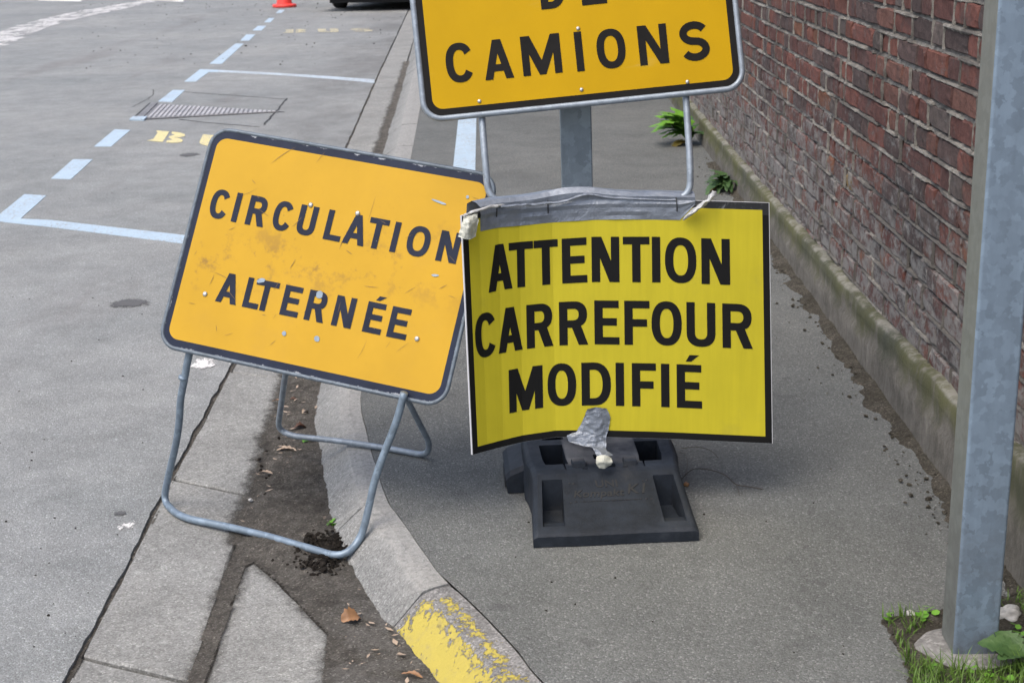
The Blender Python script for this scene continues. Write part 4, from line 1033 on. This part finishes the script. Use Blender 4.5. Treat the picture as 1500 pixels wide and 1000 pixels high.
for i in range(na): Fc += [(i * K + q, i * K + q + 1, (i + 1) * K + q + 1, (i + 1) * K + q) for q in range(K - 1)]
pyd('tape_strip', V, Fc, M_tape, tp)
def rope(name, pp, r, m, parent, inv, n=5, crease=.25, flat=.6):
    Q = catmull(pp, n); rs = r if not isinstance(r, list) else None
    rad = []
    for i in range(len(Q)):
        b_ = np.interp(i / (len(Q) - 1), np.linspace(0, 1, len(r)), r) if rs is None else r; rad.append(float(b_))
    v, f = tube_data(Q, rad, 12, False, flat); sd = random.random() * 40
    v = [p_ + Vector((fnoise(p_.x * 80 + sd, p_.y * 80, p_.z * 80), fnoise(p_.x * 80, p_.y * 80 + sd, p_.z * 80), fnoise(p_.x * 80, p_.y * 80, p_.z * 80 + sd))) * max(r if not isinstance(r, list) else r) * crease * 2 for p_ in v]
    return pyd(name, [inv @ p_ for p_ in v], f, m, parent)
rope('twisted_tail', [AT(1000, 322, 3.432), AT(1018, 308, 3.425), AT(1034, 296, 3.42), AT(1043, 286, 3.42), AT(1046, 280, 3.42)], [.003, .010, .009, .007, .009, .007], M_tapew, tp, TI)
rope('fold', [AT(733, 303, 3.375), AT(770, 300, 3.40), AT(820, 296, 3.425), AT(850, 287, 3.43), AT(862, 285, 3.435), AT(900, 290, 3.44), AT(990, 293, 3.44)], [.005, .006, .005, .005, .006, .005, .003], M_tape, tp, TI, 6, .2)
rope('fold', [AT(680, 316, 3.30), AT(700, 308, 3.33), AT(722, 302, 3.36), AT(738, 300, 3.39)], [.004, .006, .006, .003], M_tapew, tp, TI)
def crumple(name, grid, m, parent, inv, amp, seed=0):
    """crumpled sheet from a coarse grid of points, refined"""
    n = 10
    rowsC = [catmull(r_, n) for r_ in grid]
    cols_ = [catmull([rc[j] for rc in rowsC], n) for j in range(len(rowsC[0]))]
    V_ = []; H_ = len(cols_[0])
    for i in range(H_):
        for j in range(len(cols_)):
            p_ = cols_[j][i]; k = mn.fractal(Vector((p_.x * 38 + seed, p_.y * 38, p_.z * 38)), .7, 2.1, 4)
            k2 = abs(fnoise(p_.x * 60 + p_.z * 45 + seed, p_.z * 30))
            V_.append(inv @ (p_ + Vector((amp * .35 * fnoise(p_.z * 70, p_.x * 70 + seed), -amp * (abs(k) + k2 * .8), amp * .35 * fnoise(p_.x * 70 + 9, p_.z * 70)))))
    Wd_ = len(cols_); f = [(i * Wd_ + j, i * Wd_ + j + 1, (i + 1) * Wd_ + j + 1, (i + 1) * Wd_ + j) for i in range(H_ - 1) for j in range(Wd_ - 1)]
    return pyd(name, V_, f, m, parent, True)
crumple('crumpled_end', [[AT(679, 317, 3.296), AT(690, 314, 3.31), AT(700, 312, 3.325)], [AT(676, 330, 3.29), AT(688, 330, 3.285), AT(700, 326, 3.32)], [AT(670, 346, 3.287), AT(683, 350, 3.283), AT(698, 347, 3.31)]], M_tapec, tp, TI, .008, 3)
# cable ties round the tube
for k, (px_, a) in enumerate(((733, .1), (806, 0), (991, -.1))):
    pts_ = []
    for i in range(16):
        th = 2 * math.pi * i / 16; c_ = pmap(pu(px_, .03), .025, -.018) + Vector((0, 0, .006)); pts_.append(c_ + Vector((a * .02 * math.sin(th), -.030 * math.cos(th), .024 * math.sin(th))))
    o = tube('cable_tie', pts_, .0014, M_tie, None, 6, True)
    tag(o, ['dark cable tie at the bent left end of the silver tape', 'dark cable tie round the silver tape left of the post', 'dark cable tie near the right end of the silver tape'][k], 'cable tie', 'cable ties on the taped tube')
# crumpled tape at the lower edge
lt = empty('crumpled_tape', (.19, 3.36, .2)); tag(lt, 'crumpled silver tape hanging from the lower edge of the lemon panel', 'tape'); LI = Matrix.Translation(-lt.location)
crumple('tape_strip', [[AT(861, 597, 3.404), AT(875, 596, 3.402), AT(889, 598, 3.404)], [AT(855, 611, 3.402), AT(875, 611, 3.399), AT(894, 612, 3.403)], [AT(845, 630, 3.40), AT(872, 632, 3.393), AT(890, 630, 3.401)], [AT(830, 638, 3.392), AT(868, 640, 3.388), AT(888, 640, 3.396)], [AT(838, 648, 3.385), AT(868, 652, 3.38), AT(888, 650, 3.387)], [AT(866, 655, 3.37), AT(876, 658, 3.365), AT(889, 658, 3.375)], [AT(874, 667, 3.36), AT(884, 667, 3.355), AT(898, 666, 3.365)]], M_tape, lt, LI, .0065, 11)
crumple('cream_end', [[AT(874, 668, 3.352), AT(884, 665, 3.346), AT(895, 669, 3.354)], [AT(873, 676, 3.346), AT(884, 676, 3.336), AT(897, 676, 3.348)], [AT(877, 685, 3.348), AT(886, 685, 3.344), AT(893, 682, 3.35)]], M_tapec, lt, LI, .005, 5)

# --- black rubber foot block
fb = empty('rubber_foot_block', (.24, 3.164, 0)); fb.rotation_euler = (0, 0, math.radians(2.5))
tag(fb, 'black rubber sign foot block with sloped end under the lemon panel', 'sign base')
BW, BL_ = .202, .80
xs_ = {-BW, BW}; ys_ = {0.0, BL_}
feat = []   # x0,x1,y0,y1,fn(x,y,zbase)
def slopez(y):
    yy = min(y, BL_ - y); return float(np.interp(yy, [0, .006, .012, .205, .225, .4], [.028, .034, .037, .108, .112, .112]))
def add(x0, x1, y0, y1, fn):
    feat.append((x0, x1, y0, y1, fn))
    for a, s_ in ((x0, xs_), (x1, xs_), (y0, ys_), (y1, ys_)): s_.update((a - .0012, a + .0012))
for side in (-1, 1):
    x0, x1 = sorted((side * .124, side * .178))
    add(x0, x1, .03, .185, lambda x, y, z: min(z, .018 + max(0, (.11 - y)) * .40) if y > .05 else min(z, .037 + (y - .035) * .0 + .001))
    add(x0 - .005 if side < 0 else x0 + .018, x1 - .018 if side < 0 else x1 + .005, .238, .268, lambda x, y, z: z + .0)     # keeps grid lines
for side in (-1, 1):
    a, b = sorted((side * .052, side * .088)); add(a, b, .236, .272, lambda x, y, z: z + .010)
a, b = -.03, .03
add(-.012, .028, .226, .252, lambda x, y, z: .05); add(-.022, .022, .288, .318, lambda x, y, z: .05); add(-.03, .03, .47, .56, lambda x, y, z: .03)
add(-.158, -.098, .262, .40, lambda x, y, z: .03); add(.098, .158, .262, .40, lambda x, y, z: .03)
add(-.148, -.092, .44, .53, lambda x, y, z: .045); add(.092, .148, .44, .53, lambda x, y, z: .045)
add(-.110, -.106, .224, .275, lambda x, y, z: z - .008); add(.106, .110, .224, .275, lambda x, y, z: z - .008)
for hx in (-.055, .055): add(hx - .006, hx + .006, .222, .229, lambda x, y, z: z - .012)
xs_.update(np.arange(-BW, BW, .012)); ys_.update(np.arange(0, BL_, .012)); ys_.update((.006, .012, .205, .225, BL_ - .205, BL_ - .225, BL_ - .012, BL_ - .006))
xs_.update((-BW + .004, BW - .004, -BW + .014, BW - .014))
X_ = sorted(x for x in xs_ if -BW - 1e-6 <= x <= BW + 1e-6); Y2 = sorted(y for y in ys_ if -1e-6 <= y <= BL_ + 1e-6)
def wid(y):
    yy = min(y, BL_ - y); return float(np.interp(yy, [0, .02, .2, .26, .30, .4], [1.0, .995, .93, .95, .985, 1.0]))
V = []; nx = len(X_)
for y in Y2:
    for x in X_:
        z = slopez(y); e = BW - abs(x); zz = z
        for (x0, x1, y0, y1, fn) in feat:
            if x0 < x < x1 and y0 < y < y1: zz = fn(x, y, zz)
        zz -= (.010 * (1 - e / .014) ** 2 if e < .014 else 0) * min(1, z / .05)
        V.append((x * wid(y), y + .004 * fnoise(x * 9, 3) * (y < .02), zz + .0006 * fnoise(x * 60, y * 60)))
Fc = [(j * nx + i, j * nx + i + 1, (j + 1) * nx + i + 1, (j + 1) * nx + i) for j in range(len(Y2) - 1) for i in range(nx - 1)]
per = [(j, 0) for j in range(len(Y2) - 1, 0, -1)] + [(0, i) for i in range(nx - 1)] + [(j, nx - 1) for j in range(len(Y2) - 1)] + [(len(Y2) - 1, i) for i in range(nx - 1, 0, -1)]
b0 = len(V); pid = [j * nx + i for j, i in per]
for q in pid:
    x, y, z = V[q]; sx = 1.0
    yy = min(y, BL_ - y); flare = 1.0 + .03 * min(1, yy / .2)
    lift = .035 if (.30 < y < .36 or .44 < y < .50) and abs(x) > .1 else .002     # grip openings at the sides
    V.append((x * flare, y, min(lift, z - .001)))
n = len(pid); Fc += [(pid[i], pid[(i + 1) % n], b0 + (i + 1) % n, b0 + i) for i in range(n)]
bm = bmesh.new(); vs = [bm.verts.new(p_) for p_ in V]; [bm.faces.new([vs[k] for k in ff]) for ff in Fc]
bmo('block_body', bm, M_rubber, fb)
for side in (-1,):      # low carrying grip that sticks out at the left side
    bm = bmesh.new(); P = []
    for yy in (.345, .36, .53, .545):
        hh = .060 if .35 < yy < .54 else .050
        P.append([bm.verts.new((side * x_, yy, z_)) for x_, z_ in ((.19, .002), (.248, .002), (.252, hh - .012), (.240, hh), (.19, hh + .02))])
    for i in range(3):
        for k in range(5): bm.faces.new((P[i][k], P[i][(k + 1) % 5], P[i + 1][(k + 1) % 5], P[i + 1][k]))
    bm.faces.new(P[0]); bm.faces.new(P[-1]); bmo('grip', bm, M_rubber, fb)
    bm = bmesh.new(); add_box(bm, (side * .2500, .43, .020), (.006, .10, .030)); bmo('grip_opening', bm, M_emboss, fb)
# raised marking on the sloped end
def embossed(txt, size, cx, cy, italic=0.0):
    cu = bpy.data.curves.new('mark', 'FONT'); cu.body = txt; cu.size = size; cu.align_x = 'CENTER'; cu.extrude = .0012; cu.offset = size * .012; cu.shear = italic; cu.resolution_u = 2
    ob = bpy.data.objects.new('mark', cu); COL.objects.link(ob); dg = bpy.context.evaluated_depsgraph_get(); me = bpy.data.meshes.new_from_object(ob.evaluated_get(dg)); bpy.data.objects.remove(ob)
    sl_ = (slopez(.16) - slopez(.06)) / .10
    for v_ in me.vertices: x, y, z = v_.co; yy = cy + y * 1.0; v_.co = (cx + x, yy, slopez(yy) + z + .0002)
    me.name = 'raised_mark'; link('raised_mark', me, M_emboss, fb)
embossed('UNI', .034, -.005, .152); embossed('Kompakt', .034, -.030, .120, .2); embossed('K1', .046, .068, .126, .2)
bm = bmesh.new()
for sx in (-1, 1):
    for (dx, yy, w_) in ((.098, .170, .010), (.088, .168, .012), (.108, .137, .006), (.100, .104, .010), (.088, .106, .014)):
        q = bmesh.ops.create_uvsphere(bm, u_segments=8, v_segments=4, radius=.5); bmesh.ops.transform(bm, matrix=Matrix.Translation((sx * dx, yy, slopez(yy))) @ Matrix.Diagonal((w_ * .6, .005, .004, 1)), verts=q['verts'])
for i in range(26):
    add_box(bm, (-.075 + i * .006, .106, slopez(.106)), (.0022 + .002 * (i % 3), .004, .0016))
tag(bmo('raised_dots', bm, M_emboss, fb), kind='stuff')

# --- right-hand square post
rp = empty('square_post', (.905, 2.62, 0)); tag(rp, 'tall blue grey galvanised square post in grass at the right edge', 'post')
A = G(1378, 962, 0); B = G(1395, 968, 0); Cc_ = G(1459, 966, 0)
ydir = Vector((.03, .999, 0)).normalized(); xdir = Vector((ydir.y, -ydir.x, 0)); side_ = .090
cen = B + xdir * side_ / 2 + ydir * side_ / 2; rp.location = (cen.x, cen.y, 0)
prof_ = rrect(side_ / 2, side_ / 2, .006, 4)
bm = bmesh.new(); lv = []
for zz in (0, .5, 1.0, 1.5, 2.2, 3.0): lv.append([bm.verts.new((*(xdir * x + ydir * y)[:2], zz)) for x, y in prof_])
for i in range(len(lv) - 1):
    for k in range(len(prof_)): bm.faces.new((lv[i][k], lv[i][(k + 1) % len(prof_)], lv[i + 1][(k + 1) % len(prof_)], lv[i + 1][k]))
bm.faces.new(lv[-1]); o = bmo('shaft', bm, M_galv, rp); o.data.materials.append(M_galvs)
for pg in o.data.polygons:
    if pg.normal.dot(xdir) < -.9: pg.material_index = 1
bm = bmesh.new(); n = 28; t1 = []; t0 = []; t2 = []
for i in range(n):
    a = 2 * math.pi * i / n; r = .112 * (1 + .14 * fnoise(math.cos(a) * 1.5, math.sin(a) * 1.5, 6)); t1.append(bm.verts.new((r * math.cos(a), r * math.sin(a) * .8, .004))); t0.append(bm.verts.new((r * .72 * math.cos(a), r * .6 * math.sin(a), .016))); t2.append(bm.verts.new((r * 1.05 * math.cos(a), r * .84 * math.sin(a), -.03)))
bm.faces.new(t0)
for i in range(n):
    j = (i + 1) % n; bm.faces.new((t1[i], t1[j], t0[j], t0[i])); bm.faces.new((t2[i], t2[j], t1[j], t1[i]))
bmo('footing', bm, M_foot, rp)

# soil, grass round the post
PATCH = [G(x, y, 0)[:2] for x, y in ((1288, 905), (1340, 897), (1400, 893), (1470, 875), (1560, 850), (1640, 1120), (1350, 1100), (1332, 1003), (1312, 950))]
def patch_z(X, Y_):
    d = -poly_sd(X, Y_, PATCH); n1 = vnoise(X, Y_, 14, 4.4); n2 = vnoise(X, Y_, 60, 5.4, 3)
    z = np.clip((d + .012 * n1) * .3, -.02, .010) + .003 * n2
    r = np.hypot(X - cen.x, (Y_ - cen.y) / .8); return np.where(r < .14, np.minimum(z, .006), z)
o = hfield('verge_soil', np.arange(.70, 1.30, .009), np.arange(2.2, 3.05, .009), patch_z, M_grit); tag(o, 'small patch of bare soil round the foot of the square post', 'soil')
def inpoly(x, y): return float(poly_sd(np.array([x]), np.array([y]), PATCH)[0])
V = []; Fc = []
def blade(x, y, z, hgt, wdt, lean, az):
    b0 = len(V); d = Vector((math.cos(az), math.sin(az), 0)); sidev = Vector((-d.y, d.x, 0)) * wdt / 2
    for t_, ww in ((0, 1), (.4, .9), (.75, .55)):
        p_ = Vector((x, y, z)) + d * lean * t_ * t_ + Vector((0, 0, hgt * t_ * (1 - .25 * t_ * lean / max(hgt, .01)))); V.extend([tuple(p_ - sidev * ww), tuple(p_ + sidev * ww)])
    V.append(tuple(Vector((x, y, z)) + d * lean + Vector((0, 0, hgt * (1 - .25 * lean / max(hgt, .01))))))
    Fc.extend([(b0, b0 + 1, b0 + 3, b0 + 2), (b0 + 2, b0 + 3, b0 + 5, b0 + 4), (b0 + 4, b0 + 5, b0 + 6)])
cnt = 0
while cnt < 1150:
    x, y = random.uniform(.72, 1.15), random.uniform(2.36, 2.86)
    d = inpoly(x, y)
    if d > -.004: continue
    dens = fnoise(x * 16, y * 16, 3) + (.45 if y < 2.54 else 0) + (.25 if x < .87 else -.25)
    if dens < random.uniform(-.3, .5): continue
    r = math.hypot(x - cen.x, (y - cen.y) / .8)
    if r < .125 and y > 2.5: continue
    if abs(x - cen.x) < .07 and abs(y - cen.y) < .07: continue
    tall = 1.9 if y < 2.52 else 1.0
    blade(x, y, .004, random.uniform(.012, .036) * tall, random.uniform(.0018, .0036), random.uniform(.004, .03) * tall, random.uniform(0, 6.28)); cnt += 1
o = pyd('grass', V, Fc, M_grass); tag(o, 'short green grass growing round the foot of the square post', 'grass', kind='stuff')

# leaves
def leaf_mesh(name, L_, w_, curl, m, jag=0.0, n=8, fold=.25):
    """lobed leaf along +x that rises and then droops"""
    v = []; f = []
    for i in range(n + 1):
        t_ = i / n; ww = w_ / 2 * (math.sin(math.pi * min(1, (t_ * .90 + .07)) ** 1.25)) * (1 + jag * (1 if i % 2 else -1)); ww = max(ww, w_ * .03)
        x = L_ * (t_ - .10 * t_ ** 3); z = L_ * curl * (1.6 * t_ - 2.4 * t_ * t_); bk_ = L_ * .03 * (i % 2) * (jag > .05)
        v += [(x - bk_, -ww, z + ww * fold), (x, -ww * .4, z + ww * fold * .2), (x, 0, z), (x, ww * .4, z + ww * fold * .2), (x - bk_, ww, z + ww * fold)]
    for i in range(n):
        for k in range(4): f.append((i * 5 + k, i * 5 + k + 1, (i + 1) * 5 + k + 1, (i + 1) * 5 + k))
    me = bpy.data.meshes.new(name); me.from_pydata(v, [], f); me.materials.append(m); me.shade_smooth(); return me
def plant(name, loc, leaves, label, group, scale=1.0):
    root = empty(name, loc); tag(root, label, 'weed', group)
    for me, az, tilt, sc in leaves:
        o = bpy.data.objects.new('leaf', me); COL.objects.link(o); o.parent = root
        o.rotation_euler = (random.uniform(-.3, .3), -tilt, az); s_ = sc * scale; o.scale = (s_, s_, s_); o.location = (random.uniform(-.01, .01), random.uniform(-.01, .01), .004)
    return root
LA = leaf_mesh('leaf', .26, .085, .45, M_leaf, .30, 14); LB = leaf_mesh('leaf', .20, .06, .5, M_leafd, .22, 12); LC = leaf_mesh('leaf', .16, .06, .3, M_leafy, .25, 11); LD = leaf_mesh('leaf', .02, .014, .2, M_leaf, 0, 5)
p_ = G(1008, 212, 0)
plant('weed', p_, [(LA, math.pi * .98 + random.uniform(-.9, .9), random.uniform(.6, 1.45), random.uniform(.75, 1.2)) for _ in range(24)] + [(LB, random.uniform(0, 6.28), random.uniform(.6, 1.3), random.uniform(.6, 1.2)) for _ in range(14)] + [(LC, math.pi + random.uniform(-.7, .9), random.uniform(.02, .25), random.uniform(.6, 1)) for _ in range(7)], 'larger bright green weed at the wall foot below the amber sign', 'weeds by the wall', 1.02)
p_ = G(1062, 279, 0)
plant('weed', p_, [(LB, random.uniform(1.6, 5.2), random.uniform(.2, 1.3), random.uniform(.35, .85)) for _ in range(34)] + [(LC, math.pi + random.uniform(-.5, .7), random.uniform(.05, .3), .6) for _ in range(3)], 'smaller dark green weed tuft against the plinth above the lemon panel', 'weeds by the wall', 1.05)
p_ = G(1505, 985, 0); LE = leaf_mesh('leaf', .15, .075, .12, M_leafd, .22, 12)
plant('weed', (p_.x, p_.y, .03), [(LE, 2.9, .35, .75), (LE, 2.3, .5, .6), (LE, 3.6, .3, .6), (LE, 1.9, .4, .5)], 'broad jagged dark green weed leaves right of the square post', 'weeds by the wall')
clv = []
for i in range(90):
    x, y = random.uniform(.76, 1.14), random.uniform(2.42, 2.84)
    if inpoly(x, y) > -.012 or math.hypot(x - cen.x, (y - cen.y) / .8) < .12: continue
    clv.append((x, y))
cl = empty('clover_patch', (.85, 2.65, 0)); tag(cl, 'low clover leaves among the grass beside the square post', 'clover')
V = []; Fc = []
for x, y in clv:
    for k in range(3):
        a = random.uniform(0, 6.28); r = random.uniform(.004, .010); b0 = len(V); z = .012 + random.uniform(0, .012)
        for i in range(6): aa = 2 * math.pi * i / 6; V.append((x - .85 + r * math.cos(a) + r * math.cos(aa), y - 2.65 + r * math.sin(a) + r * .9 * math.sin(aa), z + .003 * math.cos(aa + a)))
        Fc.append(tuple(range(b0, b0 + 6)))
o = pyd('leaves', V, Fc, M_leaf, cl); tag(o, kind='stuff')
for k, (px_, py_, sc) in enumerate(((455, 648, .7), (488, 770, .55), (1480, 812, .9))):
    p_ = G(px_, py_, ZS + .01 if k < 2 else 0)
    plant('weed', p_, [(LD, random.uniform(0, 6.28), random.uniform(.1, 1.0), random.uniform(.7, 1.6)) for _ in range(12)], ['tiny green weed in gutter dirt below the rear tube leg', 'tiny pale weed against the kerb by the black soil clods', 'tiny weed at the wall foot right of the square post'][k], 'tiny weeds', sc * 1.3)

# dry leaves, twig, stones
def dry_leaf(px_, py_, z, L_, w_, curl, az, m, label, roll=0.0, tilt=.1):
    p_ = G(px_, py_, z); me = leaf_mesh('dry_leaf', L_, w_, curl, m, .18, 9, .55)
    for v_ in me.vertices: v_.co += Vector((0, .12 * w_ * fnoise(v_.co.x * 60, 3, px_), .30 * w_ * fnoise(v_.co.x * 45, v_.co.y * 60, px_)))
    o = bpy.data.objects.new('dry_leaf', me); COL.objects.link(o); o.location = (p_.x, p_.y, z + .006); o.rotation_euler = (roll, -tilt, az); tag(o, label, 'leaf', 'dry leaves on the ground'); return o
zd = ZS + .008
dry_leaf(500, 912, zd, .05, .04, .35, .25, M_dry, 'curled tan leaf in the gutter beside the yellow kerb', .4, .2)
dry_leaf(588, 990, zd, .055, .014, .15, -.35, M_dry, 'narrow brown leaf at the bottom edge left of the yellow kerb')
dry_leaf(405, 662, zd, .075, .026, .15, -.2, M_dry2, 'pale torn leaf lying in the gutter dirt behind the bent leg')
dry_leaf(378, 696, zd, .05, .018, .15, -.1, M_dry2, 'small pale leaf at the edge of the gutter slab')
dry_leaf(424, 588, zd, .03, .016, .3, .3, M_dry3, 'dark reddish leaf under the bottom edge of the slanted sign')
dry_leaf(430, 630, zd, .05, .03, .35, .35, M_dry3, 'dark curled leaf just above the rear tube leg')
dry_leaf(398, 590, zd, .05, .014, .2, -.15, M_dry, 'thin brown leaf left of the rear tube leg')
dry_leaf(443, 608, zd, .03, .02, .3, 1.0, M_dry2, 'small tan leaf against the kerb above the rear tube leg')
def twig(paths, label):
    root = empty('twig', G(1000, 705, 0)); tag(root, label, 'twig'); inv = Matrix.Translation(-root.location)
    for pth, r in paths:
        tube('branch', [inv @ p_ for p_ in catmull([G(x, y, .004) + Vector((0, 0, lift)) for x, y, lift in pth], 5)], r, M_twig, root, 6)
twig([([(998, 702, .0), (1015, 697, .02), (1040, 698, .02), (1062, 703, .015), (1078, 712, .006), (1100, 714, .002), (1117, 716, 0)], .0013), ([(1078, 712, .006), (1081, 718, .003), (1083, 725, 0)], .001),
      ([(995, 662, 0), (1004, 670, .01), (1007, 685, .008), (1003, 698, .004)], .0009), ([(998, 658, .003), (1020, 659, .01), (1040, 664, .01), (1052, 670, 0)], .001)], 'thin dark forked twig on the pavement right of the rubber block')
bm = bmesh.new(); p_ = G(1005, 712, 0); lump(bm, (0, 0, 0), .0075, 2, .8); o = bmo('beech_nut', bm, M_dry, None, True); o.location = (p_.x, p_.y, .006); tag(o, 'small orange brown nut beside the rubber block', 'nut')
for k, (px_, py_, r, lab) in enumerate(((1476, 905, .026, 'pale rounded stone in the grass right of the square post'), (1337, 903, .012, 'small pale stone in the grass left of the square post'), (367, 733, .006, 'tiny white pebble in the gutter dirt'))):
    bm = bmesh.new(); lump(bm, (0, 0, 0), r, 3, .62); o = bmo('stone', bm, M_stone, None, True); p_ = G(px_, py_, zd if k == 2 else 0); o.location = (p_.x, p_.y, (zd if k == 2 else 0) + r * .4); tag(o, lab, 'stone', 'loose pale stones')

# --- triangular metal cover in the road
cv = empty('access_cover', (-2.9, 12.1, ZR)); tag(cv, 'triangular ribbed metal access cover set into the road', 'manhole cover'); CI = Matrix.Translation(-cv.location)
a, b, c_ = G(197, 176, ZR), G(222, 152, ZR), G(409, 164.5, ZR)
t, cc2, nb2 = concrete('worn_cast_metal', (.24, .235, .23), 120, .5); M_cast = t.done(cc2, .55, .25, nb2)
def tri(name, P, z, th, m):
    n = len(P); bm = bmesh.new(); tp_ = [bm.verts.new(CI @ Vector((q.x, q.y, ZR + z))) for q in P]; bt = [bm.verts.new(CI @ Vector((q.x, q.y, ZR + z - th))) for q in P]
    bm.faces.new(tp_)
    for i in range(n): bm.faces.new((bt[i], bt[(i + 1) % n], tp_[(i + 1) % n], tp_[i]))
    return bmo(name, bm, m, cv)
cen3 = (a + b + c_) / 3
tri('frame', [q + (q - cen3).normalized() * .05 for q in (a, b, c_)], .0032, .002, M_tarseam)
tri('plate', [a, b, c_], .0055, .004, M_cast)
ab = (b - a)
tri('rail', [a, a + (c_ - a) * .05, b + (c_ - b) * .05, b], .013, .009, M_cast)
t, cc3, nb3 = concrete('worn_cast_rib', (.50, .485, .48), 120, .5); M_rib = t.done(cc3, .5, .2, nb3)
for i in range(27):
    t0_ = .08 + i * .0335; t1_ = t0_ + .0215
    P = [a.lerp(c_, t0_), a.lerp(c_, t1_), b.lerp(c_, t1_), b.lerp(c_, t0_)]; m_ = sum(P, Vector()) / 4; P = [m_ + (q - m_) * .9 for q in P]
    tri('rib', P, .0105, .006, M_rib)

# --- traffic cone
cn = empty('traffic_cone', G(417, 11.0, ZR)); tag(cn, 'red orange traffic cone on the road at the top edge', 'traffic cone')
t = NT('cone_plastic'); c = t.mix(.5, (.80, .065, .05), t.ramp(t.noise(9, 5), [(.3, .75), (.7, 1.1)]), 'MULTIPLY'); M_cone = t.done(c, .42)
M_cwhite = NT('cone_band').done((.75, .75, .74), .4)
def lathe(name, prof, m, parent, seg=28):
    v = []; f = []
    for r, z in prof: v += [(r * math.cos(2 * math.pi * k / seg), r * math.sin(2 * math.pi * k / seg), z) for k in range(seg)]
    for i in range(len(prof) - 1): f += [(i * seg + k, i * seg + (k + 1) % seg, (i + 1) * seg + (k + 1) % seg, (i + 1) * seg + k) for k in range(seg)]
    return pyd(name, v, f, m, parent, True)
lathe('base', [(.0, .0), (.19, 0), (.212, .006), (.218, .022), (.218, .045), (.205, .058), (.165, .062), (.14, .068)], M_cone, cn)
lathe('cone_body', [(.142, .066), (.136, .09), (.105, .30)], M_cone, cn); lathe('reflective_band', [(.1055, .30), (.082, .45)], M_cwhite, cn); lathe('cone_body', [(.082, .45), (.042, .72), (.03, .735), (0, .735)], M_cone, cn)

# --- parked car, only its foot in the frame
car = empty('parked_car', (-2.30, 24.75, ZR)); car.rotation_euler = (0, 0, math.radians(-10)); tag(car, 'dark parked car with only a rear tyre and its shadow showing', 'car')
M_car = NT('car_paint').done((.012, .012, .014), .25, .0, None, .6); M_tyre = NT('tyre_rubber').done((.018, .018, .018), .75); M_rim = NT('alloy_rim').done((.35, .35, .36), .35, .8)
M_glassd = NT('car_glass').done((.02, .025, .03), .05, 0, None, .6); M_red = NT('tail_lamp').done((.35, .01, .01), .2); M_under = NT('underbody').done((.006, .006, .006), .8)
prof = [(-.02, .30), (-.06, .55), (.0, .78), (.08, .95), (.42, 1.42), (.75, 1.46), (2.2, 1.44), (3.0, .98), (3.9, .86), (4.15, .62), (4.18, .32)]
bm = bmesh.new(); secs = []
for x, k in ((-.90, .93), (-.86, 1.0), (-.62, 1.02), (.62, 1.02), (.86, 1.0), (.90, .93)):
    secs.append([bm.verts.new((x * (1 - .24 * max(0, (z - .9)) / .56), y, .30 + (z - .30) * k if abs(x) < .9 else .36 + (z - .30) * .84)) for y, z in prof])
for i in range(len(secs) - 1):
    for k in range(len(prof)): bm.faces.new((secs[i][k], secs[i][(k + 1) % len(prof)], secs[i + 1][(k + 1) % len(prof)], secs[i + 1][k]))
bm.faces.new(secs[0]); bm.faces.new(secs[-1]); bmo('body', bm, M_car, car, True)
bm = bmesh.new(); add_box(bm, (.05, 2.0, .20), (1.4, 4.0, .12)); bmo('underbody', bm, M_under, car)
bm = bmesh.new(); vv = add_box(bm, (0, -.07, .42), (1.72, .16, .26)); bmesh.ops.bevel(bm, geom=bm.edges[:], offset=.04, segments=2); bmo('rear_bumper', bm, M_car, car)
bm = bmesh.new(); q = [bm.verts.new(p_) for p_ in ((-.66, .12, 1.02), (.66, .12, 1.02), (.56, .40, 1.40), (-.56, .40, 1.40))]; f0 = bm.faces.new(q)
bmesh.ops.translate(bm, verts=bm.verts, vec=(0, -.02, .02)); bmo('rear_window', bm, M_glassd, car)
for sx in (-1, 1):
    bm = bmesh.new(); add_box(bm, (sx * .74, -.02, .80), (.24, .1, .22)); bmesh.ops.bevel(bm, geom=bm.edges[:], offset=.03, segments=2); bmo('tail_light', bm, M_red, car)
def wheel(x, y):
    prof_w = [(.19, -.10), (.28, -.105), (.305, -.09), (.315, -.06), (.315, .06), (.305, .09), (.28, .105), (.19, .10)]; seg = 40; v = []; f = []
    for r, o_ in prof_w: v += [(x + o_, y + r * math.cos(2 * math.pi * k / seg), .315 + r * math.sin(2 * math.pi * k / seg)) for k in range(seg)]
    P = len(prof_w)
    for i in range(P): f += [(i * seg + k, i * seg + (k + 1) % seg, ((i + 1) % P) * seg + (k + 1) % seg, ((i + 1) % P) * seg + k) for k in range(seg)]
    ty = pyd('tyre', v, f, M_tyre, car)
    for o_ in (-.045, 0, .045):
        rg = [(x + o_, y + .3155 * math.cos(2 * math.pi * k / seg), .315 + .3155 * math.sin(2 * math.pi * k / seg)) for k in range(seg)]; tube('groove', rg, .004, M_under, ty, 4, True)
    bm = bmesh.new(); q = bmesh.ops.create_cone(bm, cap_ends=True, segments=24, radius1=.195, radius2=.17, depth=.17)
    bmesh.ops.transform(bm, matrix=Matrix.Translation((x, y, .315)) @ Matrix.Rotation(math.pi / 2, 4, 'Y'), verts=q['verts']); bmo('rim', bm, M_rim, car)
for x in (-.74, .74):
    for y in (.95, 3.2): wheel(x, y)
